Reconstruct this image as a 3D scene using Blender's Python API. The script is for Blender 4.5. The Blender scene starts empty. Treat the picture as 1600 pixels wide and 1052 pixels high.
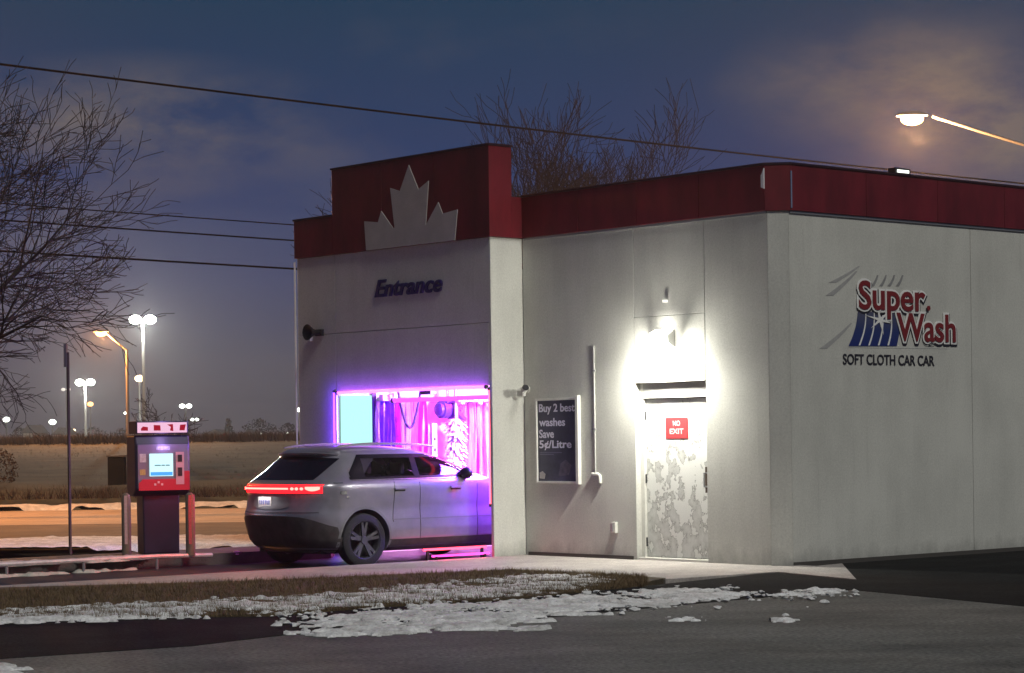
import bpy, bmesh, math, random
from mathutils import Vector, Matrix, noise
R = math.radians
rnd = random.Random(7)
S = bpy.context.scene
COL = S.collection

# ------------------------------------------------------------------ camera
F, RHO, EYE = 3561.0, 0.0135, 1.66
cam = bpy.data.cameras.new('camera'); camo = bpy.data.objects.new('camera', cam); COL.objects.link(camo)
cam.sensor_width = 36; cam.lens = 36 * F / 1600; cam.shift_y = 0.1
cam.clip_start = 0.5; cam.clip_end = 4000
camo.matrix_world = Matrix.Translation((0, 0, EYE)) @ Matrix.Rotation(R(90), 4, 'X') @ Matrix.Rotation(-RHO, 4, 'Z')
S.camera = camo

# ------------------------------------------------------------------ sky, sun, exposure
w = bpy.data.worlds.new('World'); S.world = w; w.use_nodes = True
nt = w.node_tree; N = nt.nodes; LK = nt.links; N.clear()
def wn(t, **k):
    n = N.new(t)
    for a, b in k.items(): setattr(n, a, b)
    return n
geo = wn('ShaderNodeTexCoord')
sep = wn('ShaderNodeSeparateXYZ'); LK.new(geo.outputs['Generated'], sep.inputs[0])
ramp = wn('ShaderNodeValToRGB'); LK.new(sep.outputs['Z'], ramp.inputs[0])
cr = ramp.color_ramp
stops = [(0.0, (.086, .074, .088)), (.035, (.066, .066, .102)), (.07, (.038, .052, .128)), (.115, (.014, .040, .125)), (.19, (.004, .038, .088)), (.6, (.006, .014, .045))]
cr.elements[0].position = 0; cr.elements[0].color = (*stops[0][1], 1)
cr.elements[1].position = stops[-1][0]; cr.elements[1].color = (*stops[-1][1], 1)
for p, c in stops[1:-1]:
    e = cr.elements.new(p); e.color = (*c, 1)
def wmath(op, a, b=None, c=None):
    n = wn('ShaderNodeMath', operation=op)
    for i, v in enumerate((a, b, c)):
        if v is None: continue
        if isinstance(v, (int, float)): n.inputs[i].default_value = v
        else: LK.new(v, n.inputs[i])
    return n.outputs[0]
mp = wn('ShaderNodeMapping'); mp.inputs['Scale'].default_value = (1, 1, 2.2); LK.new(geo.outputs['Generated'], mp.inputs[0])
nz = wn('ShaderNodeTexNoise'); nz.inputs['Scale'].default_value = 7; nz.inputs['Detail'].default_value = 6; nz.inputs['Roughness'].default_value = .55
LK.new(mp.outputs[0], nz.inputs['Vector'])
def blob(px, py, rx, ry, wt):
    x, z = (px - 800) / F, (686 - py) / F
    dx = wmath('MULTIPLY', wmath('SUBTRACT', sep.outputs['X'], x), F / rx)
    dz = wmath('MULTIPLY', wmath('SUBTRACT', sep.outputs['Z'], z), F / ry)
    d = wmath('SQRT', wmath('ADD', wmath('MULTIPLY', dx, dx), wmath('MULTIPLY', dz, dz)))
    fr = wmath('GREATER_THAN', sep.outputs['Y'], 0)
    return wmath('MULTIPLY', wmath('MULTIPLY', fr, wt), wmath('MAXIMUM', wmath('SUBTRACT', 1.0, d), 0.0))
bl = wmath('ADD', wmath('ADD', blob(1400, 150, 300, 120, 1.15), blob(1570, 235, 200, 110, 1.3)), wmath('ADD', blob(240, 200, 360, 120, 1.1), blob(60, 330, 220, 140, .5)))
nz2 = wn('ShaderNodeTexNoise'); nz2.inputs['Scale'].default_value = 17; nz2.inputs['Detail'].default_value = 8; nz2.inputs['Roughness'].default_value = .6
LK.new(mp.outputs[0], nz2.inputs['Vector'])
gen = wmath('MULTIPLY', wmath('MAXIMUM', wmath('SUBTRACT', nz.outputs[0], .55), 0), 1.2)
cl = wmath('ADD', gen, wmath('MULTIPLY', bl, wmath('MULTIPLY_ADD', nz2.outputs[0], 3.4, -1.25)))
cl = wmath('MAXIMUM', wmath('MINIMUM', cl, .9), 0)
mix = wn('ShaderNodeMix', data_type='RGBA'); LK.new(cl, mix.inputs[0]); LK.new(ramp.outputs[0], mix.inputs[6]); mix.inputs[7].default_value = (.145, .128, .125, 1)
sky = wn('ShaderNodeTexSky', sky_type='NISHITA'); sky.sun_disc = False; sky.sun_elevation = R(-3); sky.sun_rotation = R(172)
bg1 = wn('ShaderNodeBackground'); LK.new(sky.outputs[0], bg1.inputs[0]); bg1.inputs[1].default_value = .06
bg2 = wn('ShaderNodeBackground'); LK.new(mix.outputs[2], bg2.inputs[0]); bg2.inputs[1].default_value = 1.0
ads = wn('ShaderNodeAddShader'); LK.new(bg1.outputs[0], ads.inputs[0]); LK.new(bg2.outputs[0], ads.inputs[1])
out = wn('ShaderNodeOutputWorld'); LK.new(ads.outputs[0], out.inputs[0])
sl = bpy.data.lights.new('sun', 'SUN'); sl.energy = 1.32; sl.angle = R(14); sl.color = (1, .98, .89)
so = bpy.data.objects.new('sun', sl); COL.objects.link(so)
so.rotation_euler = (R(44), 0, R(32)); so.location = (4, -10, 30)
S.view_settings.view_transform = 'Standard'; S.view_settings.look = 'None'; S.view_settings.exposure = 0; S.view_settings.gamma = 1
S.cycles.use_denoising = True; S.cycles.max_bounces = 8; S.cycles.sample_clamp_indirect = 6

# ------------------------------------------------------------------ frames of reference
CX, CY = 3.39, 28.7                       # the building's near corner
TH = math.atan2(-.752, .659)
EX = Vector((.659, -.752)).normalized(); EY = Vector((.752, .659)).normalized()
def L(x, y, z=0):                         # building axes: x to the right along the front, y into the building
    p = Vector((CX, CY)) + EX * x + EY * y
    return Vector((p.x, p.y, z))
def inv(X, Y):
    d = Vector((X - CX, Y - CY)); return d.dot(EX), d.dot(EY)
def G(px, py, z=0.0):                     # point of the ground at height z
    u, v = px - 800, 686 - py
    a = u * math.cos(RHO) + v * math.sin(RHO); b = -u * math.sin(RHO) + v * math.cos(RHO)
    Z = (z - EYE) * F / b
    return Vector((a / F * Z, Z, z))
def at(px, py, Y):                        # point at distance Y
    u, v = px - 800, 686 - py
    a = u * math.cos(RHO) + v * math.sin(RHO); b = -u * math.sin(RHO) + v * math.cos(RHO)
    return Vector((a / F * Y, Y, EYE + b / F * Y))
def proj(X, Y, z):
    a, b = X / Y * F, (z - EYE) / Y * F
    return 800 + a * math.cos(RHO) - b * math.sin(RHO), 686 - (a * math.sin(RHO) + b * math.cos(RHO))
def front(px, py, y0=0.0):                # point of a plane parallel to the front, local y = y0 -> (x, z)
    u, v = px - 800, 686 - py
    a = u * math.cos(RHO) + v * math.sin(RHO); b = -u * math.sin(RHO) + v * math.cos(RHO)
    k = a / F
    Z = (y0 + EY.x * CX + EY.y * CY) / (EY.x * k + EY.y)
    return inv(k * Z, Z)[0], EYE + b / F * Z
def side(px, py, x0=0.0):                 # point of a plane parallel to the side wall, local x = x0 -> (y, z)
    u, v = px - 800, 686 - py
    a = u * math.cos(RHO) + v * math.sin(RHO); b = -u * math.sin(RHO) + v * math.cos(RHO)
    k = a / F
    Z = (x0 + EX.x * CX + EX.y * CY) / (EX.x * k + EX.y)
    return inv(k * Z, Z)[1], EYE + b / F * Z

# ------------------------------------------------------------------ materials
MATS = {}
def mat(name, col, rough=.6, metal=0, var=0, vscale=6, bump=0, bscale=60, coat=0, speck=0, sscale=110, emit=None, es=0, stretch=None, dark=None, spec=None):
    if name in MATS: return MATS[name]
    m = bpy.data.materials.new(name); m.use_nodes = True; t = m.node_tree; p = t.nodes['Principled BSDF']
    p.inputs['Base Color'].default_value = (*col, 1); p.inputs['Roughness'].default_value = rough; p.inputs['Metallic'].default_value = metal
    if coat: p.inputs['Coat Weight'].default_value = coat; p.inputs['Coat Roughness'].default_value = .06
    if spec is not None: p.inputs['Specular IOR Level'].default_value = spec
    if emit: p.inputs['Emission Color'].default_value = (*emit, 1); p.inputs['Emission Strength'].default_value = es
    tc = t.nodes.new('ShaderNodeTexCoord')
    if var:
        mp = t.nodes.new('ShaderNodeMapping'); t.links.new(tc.outputs['Object'], mp.inputs[0])
        if stretch: mp.inputs['Scale'].default_value = stretch
        n = t.nodes.new('ShaderNodeTexNoise'); n.inputs['Scale'].default_value = vscale; n.inputs['Detail'].default_value = 8; n.inputs['Roughness'].default_value = .65
        t.links.new(mp.outputs[0], n.inputs['Vector'])
        r = t.nodes.new('ShaderNodeValToRGB'); t.links.new(n.outputs[0], r.inputs[0])
        lo = dark or tuple(c * (1 - var) for c in col); hi = tuple(min(1, c * (1 + var)) for c in col)
        r.color_ramp.elements[0].position = .32; r.color_ramp.elements[0].color = (*lo, 1)
        r.color_ramp.elements[1].position = .68; r.color_ramp.elements[1].color = (*hi, 1)
        last = r.outputs[0]
        if speck:
            n3 = t.nodes.new('ShaderNodeTexNoise'); n3.inputs['Scale'].default_value = sscale; n3.inputs['Detail'].default_value = 3; t.links.new(tc.outputs['Object'], n3.inputs['Vector'])
            m3 = t.nodes.new('ShaderNodeMapRange'); t.links.new(n3.outputs[0], m3.inputs[0])
            for i_, q_ in enumerate((.3, .7, 1 - speck, 1 + speck)): m3.inputs[i_ + 1].default_value = q_
            v3 = t.nodes.new('ShaderNodeVectorMath'); v3.operation = 'SCALE'; t.links.new(last, v3.inputs[0]); t.links.new(m3.outputs[0], v3.inputs[3]); last = v3.outputs[0]
        t.links.new(last, p.inputs['Base Color'])
    if bump:
        n = t.nodes.new('ShaderNodeTexNoise'); n.inputs['Scale'].default_value = bscale; n.inputs['Detail'].default_value = 5
        t.links.new(tc.outputs['Object'], n.inputs['Vector'])
        b = t.nodes.new('ShaderNodeBump'); b.inputs['Strength'].default_value = bump; b.inputs['Distance'].default_value = .02
        t.links.new(n.outputs[0], b.inputs['Height']); t.links.new(b.outputs[0], p.inputs['Normal'])
    MATS[name] = m; return m
def emat(name, col, s):
    if name in MATS: return MATS[name]
    m = bpy.data.materials.new(name); m.use_nodes = True; t = m.node_tree; t.nodes.clear()
    e = t.nodes.new('ShaderNodeEmission'); e.inputs[0].default_value = (*col, 1); e.inputs[1].default_value = s
    o = t.nodes.new('ShaderNodeOutputMaterial'); t.links.new(e.outputs[0], o.inputs[0]); MATS[name] = m; return m

def wall_material():
    m = bpy.data.materials.new('painted stucco'); m.use_nodes = True; t = m.node_tree; p = t.nodes['Principled BSDF']; p.inputs['Roughness'].default_value = .85
    tc = t.nodes.new('ShaderNodeTexCoord')
    def nse(sc, stretch, det=6):
        mp = t.nodes.new('ShaderNodeMapping'); mp.inputs['Scale'].default_value = stretch; t.links.new(tc.outputs['Object'], mp.inputs[0])
        n = t.nodes.new('ShaderNodeTexNoise'); n.inputs['Scale'].default_value = sc; n.inputs['Detail'].default_value = det; n.inputs['Roughness'].default_value = .6
        t.links.new(mp.outputs[0], n.inputs['Vector']); return n.outputs[0]
    def mr(v, a, b, c, d):
        n = t.nodes.new('ShaderNodeMapRange'); t.links.new(v, n.inputs[0])
        for i, q in enumerate((a, b, c, d)): n.inputs[i + 1].default_value = q
        return n.outputs[0]
    def mul(a, b):
        n = t.nodes.new('ShaderNodeMath'); n.operation = 'MULTIPLY'; t.links.new(a, n.inputs[0]); t.links.new(b, n.inputs[1]); return n.outputs[0]
    big = mr(nse(.9, (1, 1, 1)), .3, .7, .86, 1.05)
    streak = mr(nse(3.2, (1, 1, .12)), .35, .62, .93, 1.0)
    fine = mr(nse(38, (1, 1, 1), 3), .3, .7, .88, 1.07)
    v = mul(mul(big, streak), fine)
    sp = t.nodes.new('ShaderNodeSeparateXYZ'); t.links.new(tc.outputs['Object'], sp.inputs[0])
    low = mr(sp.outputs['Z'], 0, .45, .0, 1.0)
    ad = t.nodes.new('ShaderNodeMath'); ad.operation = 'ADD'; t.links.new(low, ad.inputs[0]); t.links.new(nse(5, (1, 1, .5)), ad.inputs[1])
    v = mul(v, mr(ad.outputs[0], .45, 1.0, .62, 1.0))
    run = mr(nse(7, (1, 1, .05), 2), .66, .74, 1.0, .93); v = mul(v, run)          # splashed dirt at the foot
    mx = t.nodes.new('ShaderNodeMix'); mx.data_type = 'RGBA'; mx.inputs[6].default_value = (0, 0, 0, 1); mx.inputs[7].default_value = (.62, .615, .565, 1)
    t.links.new(v, mx.inputs[0]); t.links.new(mx.outputs[2], p.inputs['Base Color'])
    b = t.nodes.new('ShaderNodeBump'); b.inputs['Strength'].default_value = .35; b.inputs['Distance'].default_value = .01
    t.links.new(nse(70, (1, 1, 1), 4), b.inputs['Height']); t.links.new(b.outputs[0], p.inputs['Normal'])
    return m
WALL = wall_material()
RED = mat('red fascia metal', (.135, .009, .016), .45, 0, .35, 2.2, .06, 12, stretch=(1, 1, .35))
WHITE = mat('white paint', (.62, .61, .57), .6, 0, .08, 5)
LEAFW = mat('off white panel', (.42, .41, .39), .7, 0, .1, 3, .2, 60)
GREYM = mat('grey metal', (.35, .35, .36), .45, .6)
PALEM = mat('pale painted metal', (.66, .65, .60), .45, 0, .08, 8)
DARKM = mat('dark metal', (.03, .03, .035), .5, .4)
BLACK = mat('black plastic', (.012, .012, .014), .5)
BLUEL = mat('dark blue lettering', (.02, .012, .10), .5)

# ------------------------------------------------------------------ building blocks
def bx(bm, x0, x1, y0, y1, z0, z1):
    v = [bm.verts.new(p) for p in ((x0,y0,z0),(x1,y0,z0),(x1,y1,z0),(x0,y1,z0),(x0,y0,z1),(x1,y0,z1),(x1,y1,z1),(x0,y1,z1))]
    for f in ((0,3,2,1),(4,5,6,7),(0,1,5,4),(1,2,6,5),(2,3,7,6),(3,0,4,7)): bm.faces.new([v[i] for i in f])
    return v
def tube(bm, pts, rad, n=8, caps=True):
    pts = [Vector(p) for p in pts]
    if not isinstance(rad, (list, tuple)): rad = [rad] * len(pts)
    rings = []
    for i, p in enumerate(pts):
        d = (pts[min(i + 1, len(pts) - 1)] - pts[max(i - 1, 0)])
        if d.length < 1e-7: d = Vector((0, 0, 1))
        d.normalize(); up = Vector((0, 0, 1)) if abs(d.z) < .9 else Vector((1, 0, 0))
        a = d.cross(up).normalized(); b = d.cross(a)
        rings.append([bm.verts.new(p + (a * math.cos(6.28318 * j / n) + b * math.sin(6.28318 * j / n)) * rad[i]) for j in range(n)])
    for i in range(len(rings) - 1):
        for j in range(n): bm.faces.new((rings[i][j], rings[i][(j + 1) % n], rings[i + 1][(j + 1) % n], rings[i + 1][j]))
    if caps and n > 2:
        bm.faces.new(rings[0]); bm.faces.new(rings[-1][::-1])
def lathe(bm, prof, n=24, axis='Z', c=(0, 0, 0), caps=True):
    rings = []
    for r, h in prof:
        ring = []
        for j in range(n):
            a = 6.28318530718 * j / n
            q = (r * math.cos(a), r * math.sin(a), h)
            if axis == 'X': q = (h, r * math.cos(a), r * math.sin(a))
            if axis == 'Y': q = (r * math.cos(a), h, r * math.sin(a))
            ring.append(bm.verts.new(Vector(q) + Vector(c)))
        rings.append(ring)
    for i in range(len(rings) - 1):
        for j in range(n): bm.faces.new((rings[i][j], rings[i][(j + 1) % n], rings[i + 1][(j + 1) % n], rings[i + 1][j]))
    if caps: bm.faces.new(rings[0]); bm.faces.new(rings[-1])
def prism(bm, poly, fn, t0, t1):          # outline poly (a,b) swept from depth t0 to t1 by fn(a,b,t)
    A = [bm.verts.new(fn(a, b, t0)) for a, b in poly]; B = [bm.verts.new(fn(a, b, t1)) for a, b in poly]
    bm.faces.new(A); bm.faces.new(B[::-1])
    for i in range(len(poly)): j = (i + 1) % len(poly); bm.faces.new((A[i], B[i], B[j], A[j]))
def obj(name, bm, m, parent=None, loc=None, smooth=False, bevel=0, seg=2):
    bmesh.ops.recalc_face_normals(bm, faces=bm.faces)
    if bevel:
        es = [e for e in bm.edges if len(e.link_faces) == 2 and e.calc_face_angle(0) > .5]
        bmesh.ops.bevel(bm, geom=es, offset=bevel, segments=seg, affect='EDGES', profile=.5)
    me = bpy.data.meshes.new(name); bm.to_mesh(me); bm.free()
    for mm in (m if isinstance(m, (list, tuple)) else [m]): me.materials.append(mm)
    if smooth:
        for f in me.polygons: f.use_smooth = True
        try: me.set_sharp_from_angle(angle=R(38))
        except Exception: pass
    o = bpy.data.objects.new(name, me); COL.objects.link(o)
    if parent: o.parent = parent
    if loc is not None: o.location = loc
    return o
def tag(o, label, cat, group=None):
    o['label'] = label; o['category'] = cat
    if group: o['group'] = group
    return o
def thing(name, label, cat, loc=(0, 0, 0), rz=0, group=None):
    o = bpy.data.objects.new(name, None); COL.objects.link(o); o.empty_display_size = .2
    o.location = loc; o.rotation_euler = (0, 0, rz); return tag(o, label, cat, group)
def struct(name, bm, m, kind='structure', smooth=False):
    o = obj(name, bm, m, smooth=smooth); o['kind'] = kind; return o
def NB(): return bmesh.new()
def box(name, m, parent, x0, x1, y0, y1, z0, z1, bevel=0, label=None):
    b = NB(); bx(b, x0, x1, y0, y1, z0, z1); o = obj(name, b, m, parent, bevel=bevel)
    if label: o['label'] = label
    return o
def lamp(name, kind, loc, power, col, parent=None, size=.1, rot=None, size_y=None, spread=None):
    l = bpy.data.lights.new(name, kind); l.energy = power; l.color = col
    if kind == 'AREA':
        l.shape = 'RECTANGLE'; l.size = size; l.size_y = size_y or size
        if spread: l.spread = spread
    else: l.shadow_soft_size = size
    o = bpy.data.objects.new(name, l); COL.objects.link(o); o.location = loc
    if rot: o.rotation_euler = rot
    if parent: o.parent = parent
    return o
def txt_bm(s, size, ext=.01, off=0, shear=0):
    c = bpy.data.curves.new('t', 'FONT'); c.body = s; c.size = size; c.extrude = ext; c.offset = off; c.shear = shear; c.resolution_u = 4
    o = bpy.data.objects.new('t', c); COL.objects.link(o)
    dg = bpy.context.evaluated_depsgraph_get(); dg.update()
    me = bpy.data.meshes.new_from_object(o.evaluated_get(dg))
    b = NB(); b.from_mesh(me); bpy.data.objects.remove(o); bpy.data.curves.remove(c); bpy.data.meshes.remove(me)
    return b
def bounds(b):
    xs = [v.co.x for v in b.verts]; ys = [v.co.y for v in b.verts]
    return min(xs), max(xs), min(ys), max(ys)
def letters(word, m, parent, fn, x0, x1, z0, capz, depth, ext=.01, off=.01, shear=0, name='letter', ref=None):
    """one mesh per letter, the word fitted between x0..x1 with its baseline at z0 and capital height to capz; fn maps (a, h, out)"""
    full = txt_bm(word, 1, ext, 0, shear); fa, fb, fc, fd = bounds(full); full.free()
    cb = txt_bm(ref or 'E', 1, ext, 0, 0); _, _, ca, cd = bounds(cb); cb.free()
    sx = (x1 - x0) / (fb - fa); sz = (capz - z0) / cd
    for i, ch in enumerate(word):
        if ch == ' ': continue
        if i:
            p = txt_bm(word[:i] + ch, 1, ext, 0, shear); _, e, _, _ = bounds(p); p.free()
        b = txt_bm(ch, 1, ext, off, shear); la, lb, _, _ = bounds(b)
        c0 = txt_bm(ch, 1, ext, 0, shear); _, q, _, _ = bounds(c0); c0.free()
        dx = (e - q) if i else 0
        zs = [v.co.z for v in b.verts]; zm = min(zs)
        for v in b.verts:
            v.co = fn(x0 + (v.co.x + dx - fa) * sx, z0 + v.co.y * sz, depth + (v.co.z - zm))
        obj(name, b, m, parent)

# ================================================================== GROUND
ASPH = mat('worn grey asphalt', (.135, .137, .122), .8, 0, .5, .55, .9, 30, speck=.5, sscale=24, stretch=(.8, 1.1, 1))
ASPD = mat('shadowed asphalt', (.012, .0125, .012), 1, 0, .5, 1.5, .8, 30, speck=.5, sscale=24, spec=.12)  # asphalt with the building's shadow in its colour
CONC = mat('concrete', (.38, .345, .32), .85, 0, .22, 1.3, .3, 50, speck=.22, sscale=30)
LANEM = mat('wet wash lane', (.026, .022, .026), .42, 0, .4, 1.6, .3, 25)
EARTH = mat('dead turf', (.085, .062, .032), .95, 0, .5, 3, .9, 40)
FIELD = mat('winter field', (.052, .052, .032), .95, 0, .6, .5, 1.0, 3)
SNOW = mat('snow', (.80, .80, .80), .75, 0, .30, 3.2, .8, 22, dark=(.48, .47, .45), speck=.18, sscale=40)
DSNOW = mat('dirty snow', (.55, .52, .46), .8, 0, .3, 5, .6, 25)
ROADM = mat('salted road', (.15, .115, .075), .85, 0, .3, .8, .5, 30)
SLUSH = mat('slush covered road', (.40, .31, .21), .8, 0, .2, .9, .5, 18)

def sheet(name, pts, z, m, thick=.1, kind='structure'):
    b = NB(); A = [b.verts.new((p[0], p[1], z)) for p in pts]; B = [b.verts.new((p[0], p[1], z - thick)) for p in pts]
    f = b.faces.new(A); 
    for i in range(len(pts)): j = (i + 1) % len(pts); b.faces.new((A[i], B[i], B[j], A[j]))
    bmesh.ops.triangulate(b, faces=[f])
    return struct(name, b, m, kind)
b = NB()
bmesh.ops.create_grid(b, x_segments=2, y_segments=2, size=1800); [setattr(v.co, 'z', -.16) for v in b.verts]
struct('ground', b, EARTH)
LZ = -.06                                                       # wash lane surface
dark_lo = [(-260, 1046), (0, 1030), (300, 1010), (450, 992), (620, 985), (860, 965), (1170, 936), (1330, 922), (1600, 948), (1900, 972)]
lo_pts = [G(*p) for p in dark_lo]
# worn foreground road
sheet('road', [(-14, 2), (18, 2), (24, 14)] + [tuple(p[:2]) for p in lo_pts[::-1]] + [(-14, 12)], 0, ASPH)
# strip up to the building, cast shadow painted into its dark colour
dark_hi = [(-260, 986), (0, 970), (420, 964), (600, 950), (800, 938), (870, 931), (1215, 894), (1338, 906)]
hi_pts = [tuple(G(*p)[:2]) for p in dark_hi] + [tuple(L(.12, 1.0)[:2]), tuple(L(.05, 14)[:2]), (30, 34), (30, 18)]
sheet('shaded_drive', [tuple(p[:2]) for p in lo_pts] + hi_pts[::-1], .004, ASPD)
# concrete: walk between the lane and the turf, running to the door and round the corner
cw = [tuple(L(-4.86, -14)[:2]), tuple(L(-4.86, .3)[:2]), tuple(L(.3, .3)[:2]), tuple(L(.2, .9)[:2]), tuple(G(1338, 907)[:2]), tuple(G(1215, 895)[:2]), tuple(G(1040, 907)[:2]),
      tuple(G(800, 893)[:2]), tuple(G(400, 911)[:2]), tuple(G(0, 922)[:2]), tuple(L(-3.3, -14)[:2])]
sheet('pavement', cw, .012, CONC, .2)
# turf verge
tv = [tuple(G(*p)[:2]) for p in [(-260, 928), (0, 921), (400, 910), (800, 892), (1040, 906), (1000, 915), (871, 930.5), (800, 937), (600, 949), (420, 963), (0, 969), (-260, 985)]]
sheet('verge', tv, .022, EARTH, .1)
# wash lane and its far kerb island
sheet('wash_lane', [tuple(L(-8.9, -16)[:2]), tuple(L(-8.9, 9.5)[:2]), tuple(L(-4.8, 9.5)[:2]), tuple(L(-4.8, -16)[:2])], LZ, LANEM, .05)
ISL = mat('stained island concrete', (.10, .08, .075), .8, 0, .35, 2, .5, 40)
b = NB(); 
A = [L(-9.0, -15), L(-7.62, -15), L(-7.62, -1.4), L(-8.2, -.9), L(-9.0, -.9)]
prism(b, [(p.x, p.y) for p in A], lambda a, c, t: Vector((a, c, t)), -.14, .10); struct('kerb_island', b, ISL)
# road behind
b = NB(); A = [(-90, 40.2), (90, 40.2), (90, 47.5), (-90, 47.5)]
sheet('street', A, .0, ROADM); sheet('slush_lane', [(-90, 47.5), (90, 47.5), (90, 57.8), (-90, 57.8)], .004, SLUSH)

# snow: lumpy sheets that thin out to nothing
def inpoly(x, y, P):
    c = False; j = len(P) - 1
    for i in range(len(P)):
        if (P[i][1] > y) != (P[j][1] > y) and x < (P[j][0] - P[i][0]) * (y - P[i][1]) / (P[j][1] - P[i][1]) + P[i][0]: c = not c
        j = i
    return c
def edge_d(x, y, P):
    m = 1e9
    for i in range(len(P)):
        ax, ay = P[i]; bx_, by_ = P[(i + 1) % len(P)]; dx, dy = bx_ - ax, by_ - ay
        t = max(0, min(1, ((x - ax) * dx + (y - ay) * dy) / (dx * dx + dy * dy + 1e-9)))
        m = min(m, math.hypot(x - ax - t * dx, y - ay - t * dy))
    return m
def snow(name, polys, z0, step, height, thr, fs, m, ragged=.35, seed=0.0, drx=1.0):
    b = NB()
    for P in polys:
        xs = [p[0] for p in P]; ys = [p[1] for p in P]
        nx = int((max(xs) - min(xs)) / step) + 2; ny = int((max(ys) - min(ys)) / step) + 2
        V = {}
        H = {}
        for i in range(nx):
            for j in range(ny):
                x = min(xs) + i * step; y = min(ys) + j * step
                d = edge_d(x, y, P); s = d if inpoly(x, y, P) else -d
                n = noise.fractal(Vector((x * fs * drx + seed, y * fs, seed)), .8, 2.1, 4)
                n2 = noise.noise(Vector((x * fs * 3.1, y * fs * 3.6, 5 + seed)))
                H[i, j] = min(1, (s / ragged)) * .5 + n * .8 + n2 * .5 - thr
        for i in range(nx - 1):
            for j in range(ny - 1):
                c = [(i, j), (i + 1, j), (i + 1, j + 1), (i, j + 1)]
                if max(H[q] for q in c) > 0:
                    f = []
                    for q in c:
                        if q not in V:
                            h = H[q]; x = min(xs) + q[0] * step; y = min(ys) + q[1] * step
                            zz = height * (min(h, .5) ** .6) if h > 0 else -.03
                            V[q] = b.verts.new((x, y, z0 + zz + ((.014 * noise.noise(Vector((x * 14, y * 14, 2))) + .018 * noise.noise(Vector((x * 5, y * 6, 8)))) * min(1, h * 6) if h > 0 else 0)))
                        f.append(V[q])
                    b.faces.new(f)
    return struct(name, b, m, 'stuff', smooth=True)
gp = lambda L_: [tuple(G(*p)[:2]) for p in L_]
snow('snow_patches', [gp([(-60, 963), (0, 955), (300, 941), (450, 936), (620, 921), (780, 903), (900, 901), (975, 903), (930, 921), (800, 937), (600, 949), (420, 964), (200, 971), (0, 979), (-60, 983)])], .024, .028, .036, .38, 3.6, SNOW, .3, 1.0, .36)
snow('snow_windrow', [gp([(445, 990), (500, 966), (640, 950), (800, 940), (870, 933), (1000, 923), (1140, 918), (1172, 932), (1100, 945), (950, 956), (860, 970), (780, 987), (620, 993), (470, 998)]),
      gp([(1165, 937), (1180, 931), (1330, 921), (1335, 926), (1240, 934), (1180, 940)]),
      gp([(1045, 972), (1050, 965), (1092, 964), (1090, 971)]), gp([(1210, 975), (1218, 961), (1252, 962), (1250, 975)]), gp([(785, 988), (800, 979), (862, 977), (860, 987)]),
      gp([(-60, 1040), (10, 1036), (45, 1056), (-60, 1075)])], .008, .026, .038, .33, 3.4, SNOW, .24, 4.0, .34)
snow('roadside_snow', [[(-26, 36.0), (-7.0, 36.0), (-2.2, 37.0), (2, 38.6), (2, 39.6), (-26, 40.0)]], -.12, .09, .26, -.6, .6, SNOW, .5, 7.0)
snow('far_snow_line', [[(-40, 57.6), (14, 57.6), (14, 59.4), (-40, 59.4)]], .0, .16, .22, .0, .5, DSNOW, .5, 9.0)
snow('kerb_snow', [[tuple(L(-7.9, -14)[:2]), tuple(L(-7.55, -14)[:2]), tuple(L(-7.55, -5.0)[:2]), tuple(L(-7.7, -3.0)[:2]), tuple(L(-7.9, -5.4)[:2])]], .10, .04, .035, -.05, 1.2, DSNOW, .12, 11.0)
snow('lane_edge_snow', [[tuple(L(-7.56, -14)[:2]), tuple(L(-7.25, -14)[:2]), tuple(L(-7.35, -7.0)[:2]), tuple(L(-7.5, -4.6)[:2]), tuple(L(-7.6, -6)[:2])]], LZ, .04, .06, .0, 1.4, DSNOW, .12, 13.0)

# crumbs of old snow thrown round the patches
b = NB(); r5 = random.Random(31)
for _ in range(420):
    px = r5.uniform(430, 1340); py = (978 - max(0, px - 200) * .052) + r5.gauss(0, 8); p = G(px, py, .02); q = r5.uniform(.008, .05)
    if py < 905 or (px > 1150 and py < 922): continue
    m_ = bmesh.ops.create_icosphere(b, subdivisions=1, radius=q, matrix=Matrix.Translation(p))
    for v in m_['verts']: v.co += Vector((r5.uniform(-1, 1), r5.uniform(-1, 1), r5.uniform(-1, .2))) * q * .5; v.co.z = (v.co.z - .02) * .45 + .022
struct('snow_crumbs', b, SNOW, 'stuff')
# rising field beyond the street
b = NB(); cols_ = [-120 + i * 3.0 for i in range(81)]
rows = [58.6, 60, 61.5, 63, 65, 67, 70, 74, 78, 83, 88, 94, 100, 107, 114, 122, 135, 160, 220, 320, 480, 800]
V = []
for y in rows:
    r = []
    for x in cols_:
        t = min(1, max(0, (y - 60) / 60)); z = 1.9 * t ** .9
        if 60 < y < 68: z += .35 * math.sin((y - 60) / 8 * math.pi) + .25 * noise.noise(Vector((x * .3, y * .5, 1)))
        if y > 60: z += .12 * noise.noise(Vector((x * .08, y * .08, 3)))
        if y <= 60: z = -.05
        r.append(b.verts.new((x, y, z)))
    V.append(r)
for i in range(len(rows) - 1):
    for j in range(len(cols_) - 1): b.faces.new((V[i][j], V[i][j + 1], V[i + 1][j + 1], V[i + 1][j]))
struct('field', b, FIELD, smooth=True)
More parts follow.
